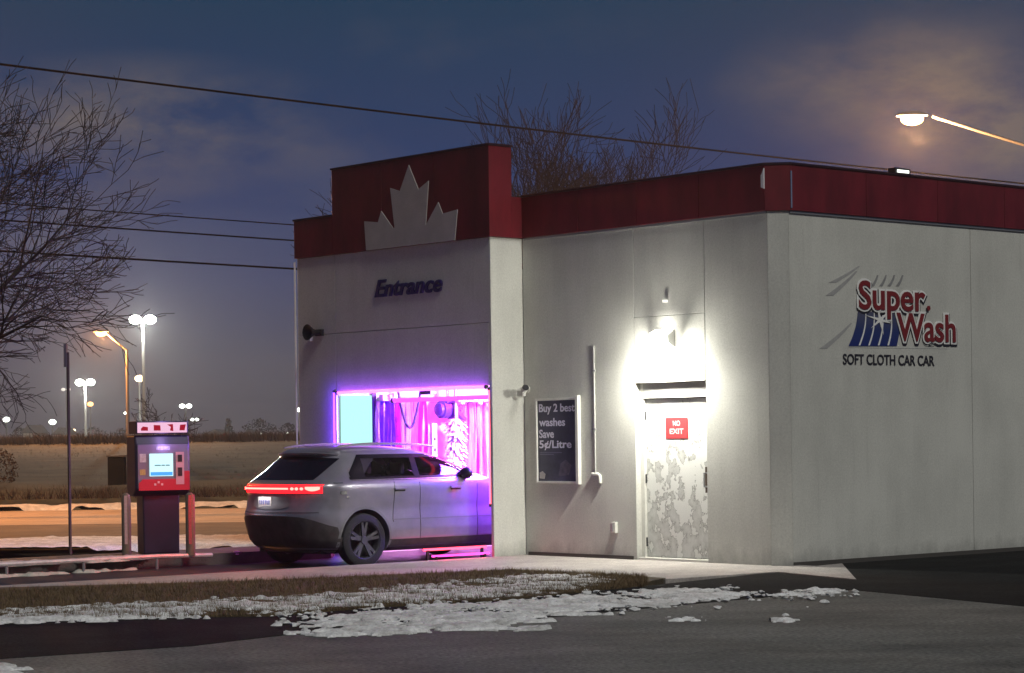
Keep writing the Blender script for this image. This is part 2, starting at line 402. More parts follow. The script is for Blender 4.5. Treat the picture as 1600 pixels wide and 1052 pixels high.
# brush and snow clods along the foot of the bank
def clumps(name, n, gen, m, size, blades=6, kind='stuff', lean=.5):
    b = NB()
    for _ in range(n):
        x, y, z = gen(); s = size * rnd.uniform(.5, 1.3)
        for k in range(blades):
            a = rnd.uniform(0, 6.28); l = s * rnd.uniform(.6, 1.2); dx, dy = math.cos(a), math.sin(a); le = rnd.uniform(.1, lean)
            o = Vector((x + rnd.uniform(-1, 1) * s * .4, y + rnd.uniform(-1, 1) * s * .4, z)); wv = Vector((-dy, dx, 0)) * s * .045
            tip = o + Vector((dx * l * le, dy * l * le, l))
            v = [b.verts.new(o - wv), b.verts.new(o + wv), b.verts.new(tip)]; b.faces.new(v)
    return struct(name, b, m, kind)
DRY = mat('dry grass', (.16, .11, .055), .95, 0, .4, 4)
BRUSH = mat('dark brush', (.035, .025, .018), .95, 0, .5, 2)
def g_turf():
    while True:
        px = rnd.uniform(-80, 1010); t = rnd.random()
        up = 925 - max(0, px) * .041 if px < 800 else 892 + (px - 800) * .05
        lo = 972 - max(0, px) * .012 if px < 420 else (967 - (px - 420) * .078)
        py = up + 2 + (lo - up - 3) * t ** 1.3
        if lo - up > 4: break
    p = G(px, py); return p.x, p.y, .02
clumps('dead_grass', 15000, g_turf, DRY, .055, 4, lean=1.3)
clumps('roadside_brush', 4200, lambda: (rnd.uniform(-24, 8), rnd.uniform(60.5, 65), .22), BRUSH, .26, 5, lean=1.6)
clumps('field_grass', 2600, lambda: (lambda y: (rnd.uniform(-30, 4), y, 1.9 * ((y - 60) / 60) ** .9 - .05))(rnd.uniform(66, 110)), mat('pale field grass', (.06, .055, .035), .95, 0, .4, 2), .12, 4, lean=1.4)

# ================================================================== BUILDING
B = thing('car_wash_building', 'pale stucco car wash with red roof band, stepped entrance bay and service door', 'building', L(0, 0, 0), TH)
XB, YB, XL = -4.87, -.60, -9.47           # return, bay front, left end
XO0, XO1, ZO = -8.50, -4.93, 2.43         # wash opening
XD0, XD1 = -2.62, -1.30                   # door recess
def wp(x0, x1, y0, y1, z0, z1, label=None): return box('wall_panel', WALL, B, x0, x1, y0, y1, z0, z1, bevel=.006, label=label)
g = .004
wp(XL, XO0 - g, YB, YB + .3, -.1, 3.30 - g)                       # left pier
wp(XO0 + g, XO1 - .0, YB, YB + .3, ZO, 3.30 - g)                  # above the opening
wp(XL, XO0 - g, YB, YB + .3, 3.30 + g, 4.50); wp(XO0 + g, XB - .003, YB, YB + .3, 3.30 + g, 4.50)
wp(XO1 + .002, XB, YB + .002, -.002, -.1, 4.497, 'bright narrow return wall lit by the door lamp')
wp(XB + g, XD0 - .0, 0, .2, -.0, 4.50); wp(XD0 + g, XD1 - g, 0, .2, 3.27, 4.50)
wp(XD1 + .0, -.19, 0, .2, -.1, 4.50)
wp(XD0 + .001, XD1 - .001, -.003, .16, 2.385, 3.268, 'flush white panel over the door')
b = NB(); prism(b, [(-.186, 0), (0, .186), (-.186, .186)], lambda a, c, t: Vector((a, c, t)), -.1, 4.50); obj('corner_panel', b, WALL, B)
for k, (y0, y1) in enumerate([(.19, 3.9), (3.9, 7.6), (7.6, 11.3), (11.3, 15)]):
    wp(-.2, 0, y0 + g, y1 - g, -.1, 4.50)
box('inner_wall', mat('dark wall filler', (.12, .12, .11), .9), B, XL + .25, -.25, 14.4, 14.7, -.1, 4.9)  # plain dark grey inner wall
box('outer_wall', WALL, B, XL, XL + .2, YB + .31, 14.7, -.1, 4.5)
box('roof_deck', mat('roof membrane', (.08, .08, .08), .9), B, XL + .2, -.2, .21, 14.4, 4.6, 4.68)
# fascia band: one board for every run, cap on top
def fas(x0, x1, y0, y1, z0=4.503, z1=5.08, nm='fascia_board'):
    box(nm, RED, B, x0, x1, y0, y1, z0, z1, bevel=.004)
CAPM = mat('dark cap flashing', (.035, .012, .02), .45, .3)
for k in range(4): w_ = (-.19 - XB - .044) / 4; fas(XB + .044 + k * w_ + .003, XB + .044 + (k + 1) * w_ - .003, -.04, .1)
for k in range(10): fas(-.06, .04, .19 + k * 1.48 + .003, .19 + (k + 1) * 1.48 - .003)
b = NB(); prism(b, [(-.188, -.04), (.04, .188), (-.06, .23), (-.23, .1), (-.19, .1)], lambda a, c, t: Vector((a, c, t)), 4.503, 5.08); obj('fascia_board', b, RED, B)
fas(XL - .02, XO0 - .003, YB - .04, YB + .2)
fas(XL - .02, XL + .1, YB + .2, 14.7)
for k in range(3): w_ = (XB + .04 - XO0) / 3; fas(XO0 + k * w_ + .0025, XO0 + (k + 1) * w_ - .0025 * (k < 2), YB - .04, YB + .38, 4.503, 5.78)
fas(XB - .06, XB + .04, YB + .383, .1)
for x0, x1, y0, y1, z in [(XB + .05, -.19, -.055, .12, 5.082), (-.08, .055, .23, 15, 5.082), (XL - .035, XO0 - .004, YB - .055, YB + .2, 5.082), (XO0 - .015, XB + .055, YB - .055, YB + .4, 5.782)]:
    box('cap_flashing', CAPM, B, x0, x1, y0, y1, z, z + .028)
b = NB(); prism(b, [(-.188, -.055), (.055, .188), (.055, .228), (-.08, .228), (-.188, .12)], lambda a, c, t: Vector((a, c, t)), 5.082, 5.11); obj('cap_flashing', b, CAPM, B)
# bright slips standing in for the gleams at the fascia corner
b = NB(); tube(b, [(.048, .20, 4.53), (.048, .20, 5.0)], .012, 8); obj('corner_gleam', b, mat('gleam metal', (.8, .8, .78), .2, .9), B)
b = NB(); prism(b, [(-.235, 4.80), (-.185, 4.78), (-.185, 5.04), (-.215, 4.98), (-.235, 4.95)], lambda a, c, t: Vector((a, t, c)), -.06, -.042); obj('corner_highlight', b, mat('white highlight', (.8, .78, .8), .4), B)
b = NB(); tube(b, [(XL - .025, YB - .03, 0), (XL - .025, YB - .03, 4.45)], .014, 6); obj('edge_bead', b, PALEM, B)
box('drip_strip', GREYM, B, XB + .05, -.19, -.02, -.003, 4.47, 4.50); box('drip_strip', GREYM, B, .003, .02, .2, 15, 4.47, 4.50)
# footing
for a in [(XB + .06, XD0 - .06, -.015, .0, -.05, .06), (.0, .012, .2, 15, -.05, .05)]: box('footing', mat('dark footing', (.06, .055, .05), .9), B, *a)

# white half leaf running up into the red
leaf = [(572.5, 391), (569.5, 346), (591, 347.5), (596, 330), (614, 356), (617, 357), (610, 294), (625, 299), (639, 258), (654, 296), (670, 282.5), (665.5, 352.5), (685, 316), (692, 334), (715, 327.5), (711, 375), (700, 384)]
pts = [front(px, py, YB - .045) for px, py in leaf]
pts[0] = (pts[0][0], 4.5); pts[-2] = (pts[-2][0], 4.5); pts = pts[:-1]
m_ = thing('maple_leaf_emblem', 'off-white half maple leaf standing against the red parapet above Entrance', 'emblem', L(XO0, YB - .04, 4.5), TH)
b = NB(); prism(b, [(p[0] - XO0, p[1] - 4.5) for p in pts], lambda a, c, t: Vector((a, t, c)), .0, -.012); obj('leaf_panel', b, LEAFW, m_)
# Entrance lettering
xa, z0 = front(588, 465, YB); xb, _ = front(692, 456, YB)
t_ = thing('entrance_sign', 'dark blue slanted raised letters spelling Entrance over the wash opening', 'sign', L(xa, YB, 3.8), TH)
letters('Entrance', BLUEL, t_, lambda a, h, o: Vector((a - xa, -o, h - 3.8)), xa, xb, 3.80, 4.04, .004, .012, .022, .28)

# service door
D = PALEM
def door_material():
    m = bpy.data.materials.new('peeling door paint'); m.use_nodes = True; t = m.node_tree; p = t.nodes['Principled BSDF']; p.inputs['Roughness'].default_value = .6
    tc = t.nodes.new('ShaderNodeTexCoord'); n = t.nodes.new('ShaderNodeTexNoise'); n.inputs['Scale'].default_value = 6.0; n.inputs['Detail'].default_value = 9; n.inputs['Roughness'].default_value = .6
    mp = t.nodes.new('ShaderNodeMapping'); mp.inputs['Scale'].default_value = (1, 1, .75); t.links.new(tc.outputs['Object'], mp.inputs[0]); t.links.new(mp.outputs[0], n.inputs['Vector'])
    sp = t.nodes.new('ShaderNodeSeparateXYZ'); t.links.new(tc.outputs['Object'], sp.inputs[0])
    mr = t.nodes.new('ShaderNodeMapRange'); t.links.new(sp.outputs['Z'], mr.inputs[0])
    for i, q in enumerate((.3, 1.8, .05, -.10)): mr.inputs[i + 1].default_value = q
    ad = t.nodes.new('ShaderNodeMath'); t.links.new(n.outputs[0], ad.inputs[0]); t.links.new(mr.outputs[0], ad.inputs[1])
    r = t.nodes.new('ShaderNodeValToRGB'); e = r.color_ramp; e.elements[0].position = .50; e.elements[0].color = (.74, .74, .70, 1); e.elements[1].position = .66; e.elements[1].color = (.62, .62, .59, 1)
    for q, c in ((.512, (.20, .20, .18, 1)), (.53, (.50, .50, .47, 1))):
        x = e.elements.new(q); x.color = c
    t.links.new(ad.outputs[0], r.inputs[0]); t.links.new(r.outputs[0], p.inputs['Base Color'])
    b_ = t.nodes.new('ShaderNodeBump'); b_.inputs['Strength'].default_value = .4; b_.inputs['Distance'].default_value = .01; b_.invert = True
    t.links.new(r.outputs[0], b_.inputs['Height']); t.links.new(b_.outputs[0], p.inputs['Normal']); return m
DOORM = door_material()
XJ = XD0 + .075
door = box('door', DOORM, B, XJ, XD1 - .065, .13, .175, .05, 2.165, .004, 'scuffed white steel door with peeling grey patches')
box('door_jamb', PALEM, B, XD0 + .004, XJ - .006, .09, .2, .03, 2.38); box('door_jamb', PALEM, B, XD1 - .06, XD1 - .003, .09, .2, .03, 2.38)
box('transom_panel', mat('transom grey', (.40, .40, .38), .7, 0, .08, 6), B, XJ - .003, XD1 - .062, .08, .19, 2.18, 2.38)
box('threshold', PALEM, B, XD0 + .004, XD1 - .004, .02, .2, .0, .045, .006)
xh = XD1 - .16
b = NB(); bx(b, xh + .03, xh + .09, .10, .13, .92, 1.26); obj('handle_plate', b, mat('worn brown plate', (.10, .075, .05), .5, .5), door)
b = NB(); tube(b, [(xh + .06, .10, 1.18), (xh + .06, .05, 1.18), (xh + .06, .05, 1.0), (xh + .06, .10, 1.0)], .012, 8); obj('handle', b, GREYM, door)
for z in (.25, 1.1, 1.95):
    b = NB(); tube(b, [(XJ - .003, .118, z - .06), (XJ - .003, .118, z + .06)], .012, 8); obj('hinge', b, DARKM, door)
# red notice on the door
x0, z1 = front(1040, 653, .125); x1, z0 = front(1075, 685, .125)
t_ = thing('door_notice', 'small red notice stuck on the scuffed white service door', 'sign', L(x0, .125, z0), TH)
b = NB(); bx(b, 0, x1 - x0, -.003, 0, 0, z1 - z0); obj('notice_board', b, mat('notice red', (.62, .045, .05), .5), t_)
NW = mat('notice white', (.75, .6, .58), .5)
for wd, za, hh in (('NO', .165, .07), ('EXIT', .06, .07)):
    b = txt_bm(wd, 1, .001, .02); a0, a1, c0, c1 = bounds(b); W = (x1 - x0); ww = W * (.32 if wd == 'NO' else .62)
    for v in b.verts: v.co = Vector(((W - ww) / 2 + (v.co.x - a0) / (a1 - a0) * ww, -.004 - v.co.z, za + (v.co.y - c0) / (c1 - c0) * hh))
    obj('notice_text', b, NW, t_)

# door lamp
xl = -1.98
t_ = thing('wall_lamp', 'lit wall pack lamp over the service door', 'lamp', L(xl, -.012, 2.93), TH)
b = NB(); prism(b, [(0, -.09), (-.05, -.09), (-.15, -.02), (-.15, .07), (-.04, .14), (0, .14)], lambda a, c, t: Vector((t, a, c)), -.14, .14); obj('housing', b, mat('light housing', (.6, .6, .56), .5), t_, bevel=.006)
b = NB(); prism(b, [(-.03, -.095), (-.155, -.03), (-.155, .10), (-.05, .145), (-.052, .152), (-.168, .11), (-.170, -.035), (-.03, -.110)], lambda a, c, t: Vector((t, a, c)), -.15, .15); obj('lens', b, emat('door lamp lens', (1, .98, .88), 30), t_)
lamp('door_light', 'POINT', (0, -.20, -.13), 150, (1, .985, .88), t_, .08)
sp_ = lamp('down_light', 'SPOT', (0, -.30, -.10), 360, (1, .985, .88), t_, .10, (R(22), 0, 0)); sp_.data.spot_size = R(172); sp_.data.spot_blend = .9
b = NB(); bx(b, -.03, .03, -.05, 0, 0, .035); obj('sensor', b, emat('sensor glow', (1, .98, .9), 1.2), tag_parent := thing('lamp_sensor', 'tiny pale sensor on the wall just above the door lamp', 'sensor', L(-2.0, -.012 + .012, 3.44), TH))

# poster case
x0, _ = front(840, 690); x1, _ = front(908, 690)
t_ = thing('poster_case', 'white framed advertising case with dark blue poster beside the entrance bay', 'poster', L(x0, 0, 1.03), TH)
W, H = x1 - x0, 1.19
box('poster', mat('navy poster', (.035, .034, .07), .35, 0, .55, 3), t_, .03, W - .05, -.02, -.002, .03, H - .03)
for a in [(0, .03, 0, H), (W - .055, W, -.01, H + .03), (.031, W - .056, 0, .03), (.031, W - .056, H - .03, H)]:
    box('frame_rail', PALEM, t_, a[0], a[1], -.06 if a[0] > .5 and a[1] - a[0] < .1 else -.045, 0, a[2], a[3], .004)
PT = mat('poster print', (.75, .73, .85), .6); 
for s_, za, hh, ww in (('Buy 2 best', .965, .15, .82), ('washes', .80, .115, .60), ('Save', .635, .12, .34), ('5¢/Litre', .465, .14, .74)):
    b = txt_bm(s_, 1, .001, .022); a0, a1, c0, c1 = bounds(b); ww *= W
    for v in b.verts: v.co = Vector((.06 + (v.co.x - a0) / (a1 - a0) * ww, -.0215 - v.co.z, za + (v.co.y - c0) / (c1 - c0) * hh))
    obj('poster_text', b, PT, t_)
for za, ww in ((.425, .50), (.40, .32)): box('small_print', mat('faded print', (.14, .13, .22), .6), t_, .07, .07 + ww * W, -.0225, -.0205, za, za + .010)
b = NB(); prism(b, [(.06, .07), (.16, .06), (.18, .13), (.12, .17), (.06, .15)], lambda a, c, t: Vector((a, t, c)), -.0225, -.0205); obj('corner_mark', b, mat('pale print mark', (.45, .42, .42), .6), t_)
b = NB(); prism(b, [(.45, .10), (.66, .12), (.72, .25), (.60, .33), (.50, .28)], lambda a, c, t: Vector((a, t, c)), -.0222, -.0205); obj('picture_patch', b, mat('faded picture', (.10, .085, .13), .6, 0, .4, 12), t_)
# conduit with its box, outlet
xc, _ = front(931, 700)
t_ = thing('conduit', 'thin white conduit running down the wall right of the poster case', 'pipe', L(xc, 0, 1.17), TH)
b = NB(); tube(b, [(0, -.012, 0), (0, -.012, 1.75)], .008, 8); obj('pipe', b, mat('wall coloured pipe', (.5, .5, .47), .8), t_)
b = NB(); tube(b, [(-.06, -.02, -.01), (.06, -.02, -.01), (.095, -.02, -.03), (.10, -.02, -.13)], .022, 8); obj('elbow', b, PALEM, t_, smooth=True)
for z in (.6, 1.4): box('clip', GREYM, t_, -.022, .022, -.026, 0, z, z + .02)
xo, zo = front(962, 825)
t_ = thing('outlet_box', 'small pale outlet box low on the wall left of the door', 'electrical box', L(xo, 0, zo - .07), TH)
box('box_body', PALEM, t_, -.04, .04, -.05, 0, 0, .15, .006); box('cover', GREYM, t_, -.045, .0, -.062, -.052, .02, .13)
# security camera in the inner corner
xs, zs = front(838, 608)
t_ = thing('security_camera', 'white bracketed security camera high beside the bright return wall', 'camera', L(xs, 0, zs), TH)
b = NB(); tube(b, [(-.16, -.005, .0), (-.16, -.12, 0), (-.02, -.22, .0)], .016, 8); obj('bracket', b, PALEM, t_)
b = NB(); lathe(b, [(.05, 0), (.05, .012), (.03, .03)], 12, 'Y', (-.16, -.03, 0)); obj('mount_plate', b, PALEM, t_)
b = NB(); tube(b, [(-.06, -.20, .0), (.10, -.30, -.02)], .035, 12); obj('camera_body', b, WHITE, t_, smooth=True)
b = NB(); tube(b, [(.09, -.292, .02), (.16, -.335, .012)], .04, 12); obj('sunshield', b, DARKM, t_)
b = NB(); bx(b, -.17, -.05, -.22, -.15, -.10, -.02); obj('junction', b, PALEM, t_, bevel=.006)
# horn on the bay
xs, zs = front(503, 520, YB)
t_ = thing('alarm_horn', 'dark horn loudspeaker on the left pier of the entrance bay', 'loudspeaker', L(xs, YB, zs), TH)
b = NB(); lathe(b, [(.03, 0), (.035, -.1), (.06, -.18), (.12, -.27), (.125, -.28), (.02, -.2)], 16, 'Y'); obj('horn', b, BLACK, t_, smooth=True)
b = NB(); bx(b, -.12, .05, -.05, 0, -.05, .05); obj('mount', b, DARKM, t_)
b = NB(); bx(b, -.30, -.24, -.05, 0, -.12, -.04); obj('small_box', b, PALEM, t_)
# roof flood seen as a glint
yq, zq = side(1407, 272)
t_ = thing('roof_floodlight', 'small lit floodlight lying on the red roof edge', 'lamp', L(-.02, yq, 5.11), TH)
box('flood_body', DARKM, t_, -.06, .06, -.16, .16, 0, .075); box('flood_lens', emat('flood lens', (.95, 1, .9), 2.0), t_, .062, .07, -.12, .12, .012, .05)

# Super Wash sign on the side wall
ys = lambda px: side(px, 500)[0]
SG = thing('wall_sign', 'Super Wash sign with red letters and blue brush on the right wall', 'sign', L(0, 1.2, 2.5), TH)
fs_ = lambda a, h, o: Vector((o, a - 1.2, h - 2.5))
WHO = mat('sign white', (.85, .85, .82), .4); SRED = mat('sign red', (.20, .018, .02), .45); SBLK = mat('sign black', (.02, .02, .03), .5)
y0s, y1s = ys(1341), ys(1443)
def word(wd, a0, a1, zb, zc):
    for m, off, dep, nm in ((SBLK, .085, .004, 'shadow_letter'), (WHO, .07, .010, 'outline_letter'), (SRED, .018, .021, 'letter')):
        dz = -.02 if nm == 'shadow_letter' else 0
        letters(wd, m, SG, lambda a, h, o: fs_(a + (.012 if dz else 0), h + dz, o), a0, a1, zb, zc, dep, .004, off, .0, nm, ref='S')
word('Super', y0s, y1s, 3.30, 3.66)
word('Wash', ys(1400), ys(1490), 2.90, 3.26)
b = NB(); lathe(b, [(.035, .02), (.035, .03)], 10, 'X'); 
for v in b.verts: v.co += fs_(ys(1449), 3.34, 0)
obj('full_stop', b, SRED, SG)
# blue brush: bent bristle bands, faded grey upper part
def blue_fade():
    m = bpy.data.materials.new('brush blue fade'); m.use_nodes = True; t = m.node_tree; p = t.nodes['Principled BSDF']; p.inputs['Roughness'].default_value = .6
    tc = t.nodes.new('ShaderNodeTexCoord'); sp = t.nodes.new('ShaderNodeSeparateXYZ'); t.links.new(tc.outputs['Object'], sp.inputs[0])
    r = t.nodes.new('ShaderNodeValToRGB'); mr = t.nodes.new('ShaderNodeMapRange'); t.links.new(sp.outputs['Z'], mr.inputs[0]); mr.inputs[1].default_value = .25; mr.inputs[2].default_value = .85; t.links.new(mr.outputs[0], r.inputs[0])
    r.color_ramp.elements[0].color = (.004, .018, .16, 1); r.color_ramp.elements[1].color = (.10, .10, .13, 1)
    e = r.color_ramp.elements.new(.45); e.color = (.016, .035, .15, 1)
    t.links.new(r.outputs[0], p.inputs['Base Color']); return m
BF = blue_fade()
def band(p0, p1, w0, w1, bend, m, dep, nm, th=.004):
    b = NB(); L1, L2 = [], []
    for i in range(9):
        t = i / 8; px = p0[0] + (p1[0] - p0[0]) * t + bend * math.sin(t * math.pi); py = p0[1] + (p1[1] - p0[1]) * t; ww = (w0 + (w1 - w0) * t) / 2
        L1.append(side(px - ww, py)); L2.append(side(px + ww, py))
    prism(b, L1 + L2[::-1], fs_, dep, dep + th); obj(nm, b, m, SG)
for i in range(5):
    band((1346 + i * 13, 487), (1333 + i * 15, 541), 12, 15, 3, BF, .003, 'brush_band')
for i in range(4):
    band((1352 + i * 13, 488), (1342 + i * 15, 540), 1.2, 2.4, 3, WHO, .0072, 'bristle_line')
GH = mat('ghost print', (.25, .25, .25), .8, 0, .2, 9)
for i in range(4): band((1371 + i * 13, 430), (1363 + i * 13, 447), 2, 5, 1, GH, .003, 'faded_bristle')
for i, (a, c) in enumerate([((1342, 416), (1300, 442)), ((1338, 424), (1296, 462)), ((1330, 505), (1286, 545))]):
    band(a, c, 3, 12, 2, mat('ghost smear', (.36, .355, .35), .85, 0, .15, 9), .0025, 'faded_smear', .002)
band((1327, 543), (1480, 545), 3, 3, 0, mat('faded base line', (.14, .2, .33), .7), .003, 'base_line')
b = NB(); c = (1374, 500); P = []
for i in range(12):
    a = i / 12 * 6.283 + .3; r = (24 if i % 2 == 0 else 4) * (1 if i % 4 else .8); P.append(side(c[0] + r * math.cos(a), c[1] + r * math.sin(a)))
prism(b, P, fs_, .0125, .0165); obj('sparkle', b, WHO, SG)
letters('SOFT CLOTH CAR CAR', SBLK, SG, fs_, ys(1316), ys(1458), 2.57, 2.70, .004, .003, .016, 0, 'small_letter')

# ---------------------------------------------------------------- inside of the wash bay
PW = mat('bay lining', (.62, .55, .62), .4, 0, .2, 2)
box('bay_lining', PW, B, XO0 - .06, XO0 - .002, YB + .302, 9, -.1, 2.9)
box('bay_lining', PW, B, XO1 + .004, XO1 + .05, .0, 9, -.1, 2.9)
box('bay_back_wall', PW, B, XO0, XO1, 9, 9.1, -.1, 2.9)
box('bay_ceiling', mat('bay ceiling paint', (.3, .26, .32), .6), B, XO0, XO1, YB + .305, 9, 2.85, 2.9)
VIO = (.16, .03, 1.0); MAG = (1.0, .04, .75)
def tubelight(x0, y0, x1, y1, z, col, s, label, rad=.022, vert=None, power=0):
    t = thing('led_tube', label, 'light tube', L(x0, y0, z), TH)
    b = NB(); e = (x1 - x0, y1 - y0, vert or 0); tube(b, [(0, 0, 0), e], rad, 8); obj('tube', b, emat('led %.2f %.2f %.2f %.1f' % (*col, s), col, s), t)
    b = NB(); d = Vector(e).normalized() * .04
    tube(b, [-d, (0, 0, 0)], rad * 1.5, 8); obj('end_cap', b, DARKM, t); b = NB(); tube(b, [e, Vector(e) + d], rad * 1.5, 8); obj('end_cap', b, DARKM, t); return t
t1 = tubelight(XO0 + .08, YB - .03, XO1 - .05, YB - .03, ZO - .035, (.62, .08, 1.0), 6, 'pink light tube along the head of the wash opening', .020)
tubelight(XO0 + 1.0, YB + .33, XO1 - .05, YB + .33, ZO - .17, (.9, .05, 1), 3.0, 'magenta light tube just inside the head of the opening', .03)
t2 = tubelight(XO0 - .018, YB - .035, XO0 - .018, YB - .035, .1, VIO, 9, 'violet light tube up the left edge of the wash opening', .014, 2.3)
tubelight(XO1 - .02, YB + .02, XO1 - .02, YB + .02, .75, (1, .08, .12), 5, 'red light tube up the right jamb of the wash opening', .018, 1.6)
lamp('wall_glow_fill', 'AREA', (1.75, -.16, .02), 5, (.25, .08, 1), t1, 3.4, (R(90), 0, 0), .04)  # added area lights, unseen from the camera, wash the wall violet
lamp('wall_glow_fill', 'AREA', (0, -.16, 1.2), 8, (.16, .05, 1), t2, .04, (R(90), 0, 0), 2.3)
# left wall, its cyan light painted as a glowing face
t_ = thing('cyan_glow_wall', 'white wall with cyan light painted on as glow, at the left side of the wash opening', 'glowing wall', L(XO0, YB + .05, .2), TH)
ya, _ = side(581, 650, XO0 + .04)
box('wall_glow_face', emat('cyan wall glow', (.50, .98, .90), 1.15), t_, .035, .045, .0, ya - YB - .05, 0, 2.16)
b = NB(); bx(b, .036, .055, ya - YB - .045, ya - YB + .03, 0, 2.2); obj('glow_wall_post', b, mat('violet post', (.05, .02, .2), .5), t_)
# washing gear seen along the left wall
XG = XO0 + .22
cloths = [(593, 600, 'V'), (602, 609, 'V'), (611, 617, 'V'), (619, 625, 'M'), (627, 633, 'W'), (634, 640, 'W'), (641, 646, 'P'), (647, 652, 'P'), (654, 660, 'M'), (661, 667, 'M')]
CM = {'V': mat('violet cloth', (.22, .04, .75), .8, 0, .3, 6), 'M': mat('magenta cloth', (.75, .06, .55), .8, 0, .3, 6), 'W': mat('pale cloth', (.8, .68, .8), .8, 0, .1, 6), 'P': mat('pink cloth', (.8, .35, .7), .8, 0, .15, 6)}
def cloth(name, y0, y1, z0, z1, m, parent, xoff=0, seed=0):
    b = NB(); n = 7; k = 8; V = []
    for i in range(n + 1):
        r = []
        for j in range(k + 1):
            t = i / n; h = j / k; y = y0 + (y1 - y0) * t + .015 * math.sin(h * 7 + seed); x = xoff + .025 * math.sin(t * 9 + seed * 2 + h * 2)
            r.append(b.verts.new((x, y, z0 + (z1 - z0) * h + (.03 * math.sin(seed + i) if j == 0 else 0))))
        V.append(r)
    for i in range(n):
        for j in range(k): b.faces.new((V[i][j], V[i + 1][j], V[i + 1][j + 1], V[i][j + 1]))
    r = bmesh.ops.solidify(b, geom=b.faces[:], thickness=.006)
    return obj(name, b, m, parent, smooth=True)
t_ = thing('cloth_curtain', 'row of hanging wash cloth strips on the left wall of the bay', 'curtain', L(XG, .1, 0), TH)
for i, (a, c, k) in enumerate(cloths):
    ya, _ = side(a, 650, XG); yb, _ = side(c, 650, XG); cloth('cloth_strip', ya - .1, yb - .1, .75, 2.27, CM[k], t_, 0, i * 1.7)
y0_, _ = side(590, 620, XG); y1_, _ = side(669, 620, XG)
b = NB(); tube(b, [(0, y0_ - .1, 2.3), (0, y1_ - .1, 2.3)], .03, 8); obj('curtain_rail', b, GREYM, t_)
# little lit motor box at the top
ya, za = side(592, 621, XG + .12); yb, _ = side(614, 621, XG + .12)
t_ = thing('motor_box', 'pink lit motor box at the top left of the bay', 'machine', L(XG + .12, ya, za - .06), TH)
box('box_body', mat('lit pink box', (.8, .4, .7), .5), t_, 0, .1, 0, yb - ya - .08, 0, .10, .01); box('end_block', WHITE, t_, -.01, .12, yb - ya - .075, yb - ya, -.02, .12, .01)
# gauge post with black marks
ya, _ = side(676, 680, XG + .1)
t_ = thing('height_post', 'white upright post with dark square marks inside the bay', 'post', L(XG + .1, ya, LZ), TH)
box('post_body', WHITE, t_, 0, .05, -.05, .05, 0, 1.98)
for i in range(9): box('mark', BLACK, t_, .051, .054, -.02, .02, .35 + i * .17, .40 + i * .17)
# overhead spinner and brush roller
ya, za = side(700, 640, XG + .15)
t_ = thing('overhead_blower', 'dark violet rounded blower hanging inside the bay', 'machine', L(XG + .15, ya, za), TH)
b = NB(); lathe(b, [(.03, -.22), (.10, -.20), (.11, -.16), (.14, -.15), (.14, -.02), (.12, 0), (.15, .02), (.15, .1), (.07, .14), (.07, .22)], 18, 'Y'); bx(b, -.05, .12, -.12, .06, .10, .2); obj('casing', b, mat('dark violet casing', (.06, .03, .25), .4), t_, smooth=True)
b = NB(); tube(b, [(0, .1, .0), (.03, .24, -.12), (.04, .3, -.18)], [.07, .06, .05], 10); obj('nozzle', b, mat('dark violet casing', (.06, .03, .25), .4), t_, smooth=True)
b = NB(); tube(b, [(0, 0, .1), (0, 0, 2.9 - za)], .025, 8); obj('hanger', b, GREYM, t_)
def roller(px, rad, z0, z1, m, label, xg, n=34, rows=16):
    y, _ = side(px, 680, xg)
    t = thing('brush_roller', label, 'brush', L(xg, y, LZ), TH, None)
    b = NB(); tube(b, [(0, 0, 0), (0, 0, 2.6)], .035, 10); obj('shaft', b, GREYM, t)
    b = NB()
    for r in range(rows):
        z = z0 + (z1 - z0) * r / (rows - 1)
        for k in range(n):
            a = 6.283 * k / n + rnd.uniform(-.1, .1); rr = rad * rnd.uniform(.75, 1.05); d = Vector((math.cos(a), math.sin(a), 0)); s = Vector((-d.y, d.x, 0)) * .022
            p0 = d * .03; p1 = d * rr + Vector((0, 0, -.06 - rnd.random() * .14))
            v = [b.verts.new(q + Vector((0, 0, z))) for q in (p0 - s * .5, p0 + s * .5, p1 + s, p1 - s)]; b.faces.new(v)
    f = obj('bristles', b, m, t); f['kind'] = 'stuff'; return t
FO = mat('white foam brush', (.88, .8, .88), .7)
roller(713, .20, .7, 2.05, FO, 'white spinning brush roller left of the tall cloths inside the bay', XG + .35)
t_ = thing('foam_curtain', 'white streaky cloth curtain at the right of the wash opening', 'curtain', L(XG + .1, .1, 0), TH)
prev = None
for i in range(13):
    a = 727 + i * 3.1; ya, _ = side(a, 650, XG + .1); yb, _ = side(a + 2.7, 650, XG + .1)
    cloth('cloth_strip', ya - .1, yb - .1, rnd.uniform(.5, .9), 2.24, [FO, FO, CM['P'], FO, FO, CM['M']][i % 6], t_, rnd.uniform(-.04, .08), i * 2.3)
ya, _ = side(722, 650, XG + .1); yb, _ = side(769, 650, XG + .1)
b = NB(); tube(b, [(0, ya - .1, 2.27), (0, yb - .1, 2.27)], .035, 8); obj('curtain_rail', b, GREYM, t_)
t_ = thing('pipe_arch', 'pale spray pipe with fittings high inside the bay', 'pipe', L(XG + .5, 1.2, 2.27), TH)
b = NB(); tube(b, [(0, 0, 0), (0, 1.3, 0)], .022, 8); obj('pipe', b, WHITE, t_)
for k in range(4):
    b = NB(); tube(b, [(0, .1 + k * .36, .04), (0, .1 + k * .36, -.06)], .035, 8); obj('nozzle', b, WHITE, t_)
ya, za = side(640, 640, XG + .4)
t_ = thing('spray_hose', 'dark looped hose hanging in front of the pale cloth strips', 'hose', L(XG + .4, ya, 0), TH)
